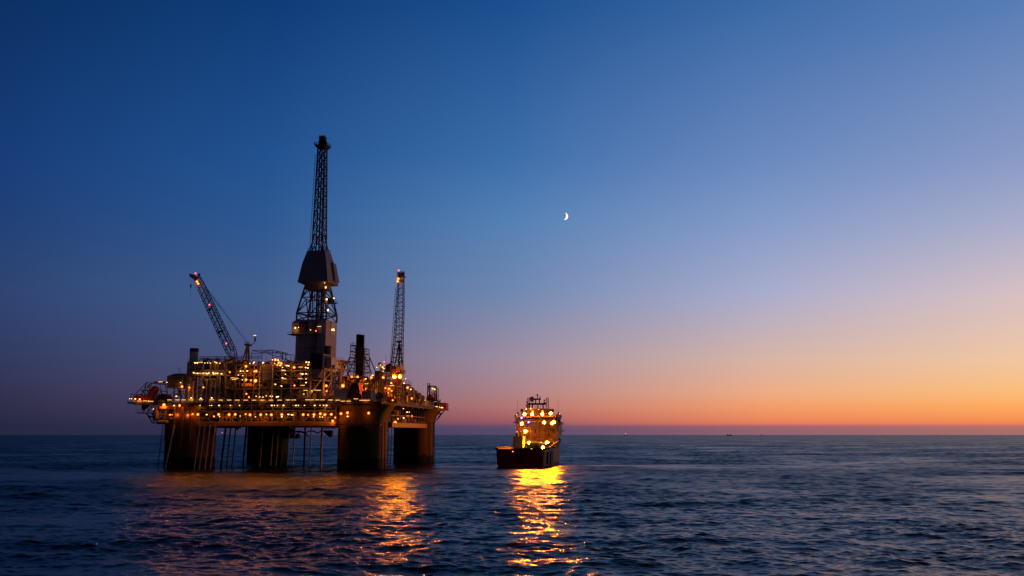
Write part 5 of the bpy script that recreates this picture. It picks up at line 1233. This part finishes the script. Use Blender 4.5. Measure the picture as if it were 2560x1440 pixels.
for x in (662, 972):
    g = MB(); p, q = ms(x, 330), ms(x, 160); g.lattice([p+Vector((-.7,-.7,0)), p+Vector((.7,-.7,0)), p+Vector((.7,.7,0)), p+Vector((-.7,.7,0))], [q+Vector((-.5,-.5,0)), q+Vector((.5,-.5,0)), q+Vector((.5,.5,0)), q+Vector((-.5,.5,0))], 6, .08, .05, 'Z'); g.tube(ms(x-20, 163), ms(x+20, 160), .1, 4); sv.part(g, 'lattice_aerial', 'pale')
def slamps(spec, b): lamps(sv, S, [(k,)+YS(x, y) for k, x, y in spec], b=b)
slamps([('V',600,428),('V',722,428),('O',730,382),('V',890,428),('O',893,382),('V',1025,418)], DBk-3)
slamps([('w',825,350),('W',625,345),('O',700,340)], DBk-.6)  # sodium lamp added to light the top band more orange
slamps([('b',548,489),('b',665,560)], DBk-3)
slamps([('V',553,583),('V',920,562),('V',1045,578),('V',1078,556)], DBk-2.6)
slamps([('V',613,708)], DBk-1.2)
slamps([('V',677,897),('W',768,893),('W',868,890),('V',963,893),('W',1000,888),('o',1080,895),('o',620,895)], DBk-5.5)
slamps([('V',900,973)], DBk-8)
slamps([('W',215,1012),('w',665,1006),('W',712,1000)], 3); slamps([('w',405,1040)], -.3)
slamps([('w',475,716),('w',470,436),('w',1172,424)], DBk-.8)

# ================================================================== MOON
mp_ = SEA.pb(1416.2, 541.5, 9000); mn = MB(); Rm = 9.2/FPX*9000
vs = []; n = 24; d_ = ray(1416, 541).normalized(); tilt = R(11)
ux = Vector((cos(tilt), 0, sin(tilt)*-1)); uz = Vector((sin(tilt), 0, cos(tilt)))
fr = []
for i in range(n+1):
    t = -pi/2 + pi*i/n; z = sin(t); xo_ = cos(t); xi_ = .40*cos(t)*1.0
    fr.append((xi_, z)); 
    fr.append((xo_, z))
P0 = [mp_ + ux*Rm*(x-.55) + uz*Rm*z for x, z in fr]; P1 = [p + Vector((0, Rm*.25, 0)) for p in P0]
k = len(P0); fs = []
for i in range(n): a = 2*i; fs += [(a, a+1, a+3, a+2), (k+a, k+a+2, k+a+3, k+a+1), (a, a+2, k+a+2, k+a), (a+1, k+a+1, k+a+3, a+3)]
mn.add(P0+P1, fs)
MT['moon'] = lamp_mat('moonlight', (1.0, 0.93, 0.80), 1.25)
mo = mn.build('moon', 'moon'); me_c = mp_.copy(); mo.location = me_c
mo.data.transform(Matrix.Translation(-me_c))
tag(mo, 'thin white crescent moon alone in the blue sky', 'moon')

# ================================================================== FAR VESSELS ON THE HORIZON
def far(px, y, w, h, label, light=None, shape=0, top=None):
    D_ = y; p = SEA.pb(px, 1087, D_); T = Thing(SEA, 'distant_ship', (p.x, D_, 0), label, 'ship', 'vessels on the horizon')
    g = MB(); x0_, x1_ = p.x-w/2, p.x+w/2
    g.frus([(x0_+w*.06, D_-6, 0), (x1_-w*.08, D_-6, 0), (x1_-w*.08, D_+6, 0), (x0_+w*.06, D_+6, 0)], [(x0_, D_-8, h*.35), (x1_, D_-8, h*.4), (x1_, D_+8, h*.4), (x0_, D_+8, h*.35)]); T.part(g, 'hull', 'pale')  # hull painted pale in place of fading by air haze
    g = MB(); g.box(x0_+w*.08, x0_+w*.3, D_-6, D_+6, h*.36, h*.8); g.box(x0_+w*.12, x0_+w*.18, D_-2, D_+2, h*.81, h)
    if shape: g.box(x0_+w*.45, x0_+w*.62, D_-5, D_+5, h*.38, h*.62); g.box(x0_+w*.7, x0_+w*.95, D_-5, D_+5, h*.4, h*.78)
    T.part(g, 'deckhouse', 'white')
    if light:
        g = MB(); g.ball((p.x, D_-10, light[1]), light[0], 8, 6); T.part(g, 'ship_light', 'faint')
        g = MB(); g.tube((p.x, D_-8, h*.36), (p.x, D_-8, light[1]), 1.0, 5); T.part(g, 'mast', 'dark')
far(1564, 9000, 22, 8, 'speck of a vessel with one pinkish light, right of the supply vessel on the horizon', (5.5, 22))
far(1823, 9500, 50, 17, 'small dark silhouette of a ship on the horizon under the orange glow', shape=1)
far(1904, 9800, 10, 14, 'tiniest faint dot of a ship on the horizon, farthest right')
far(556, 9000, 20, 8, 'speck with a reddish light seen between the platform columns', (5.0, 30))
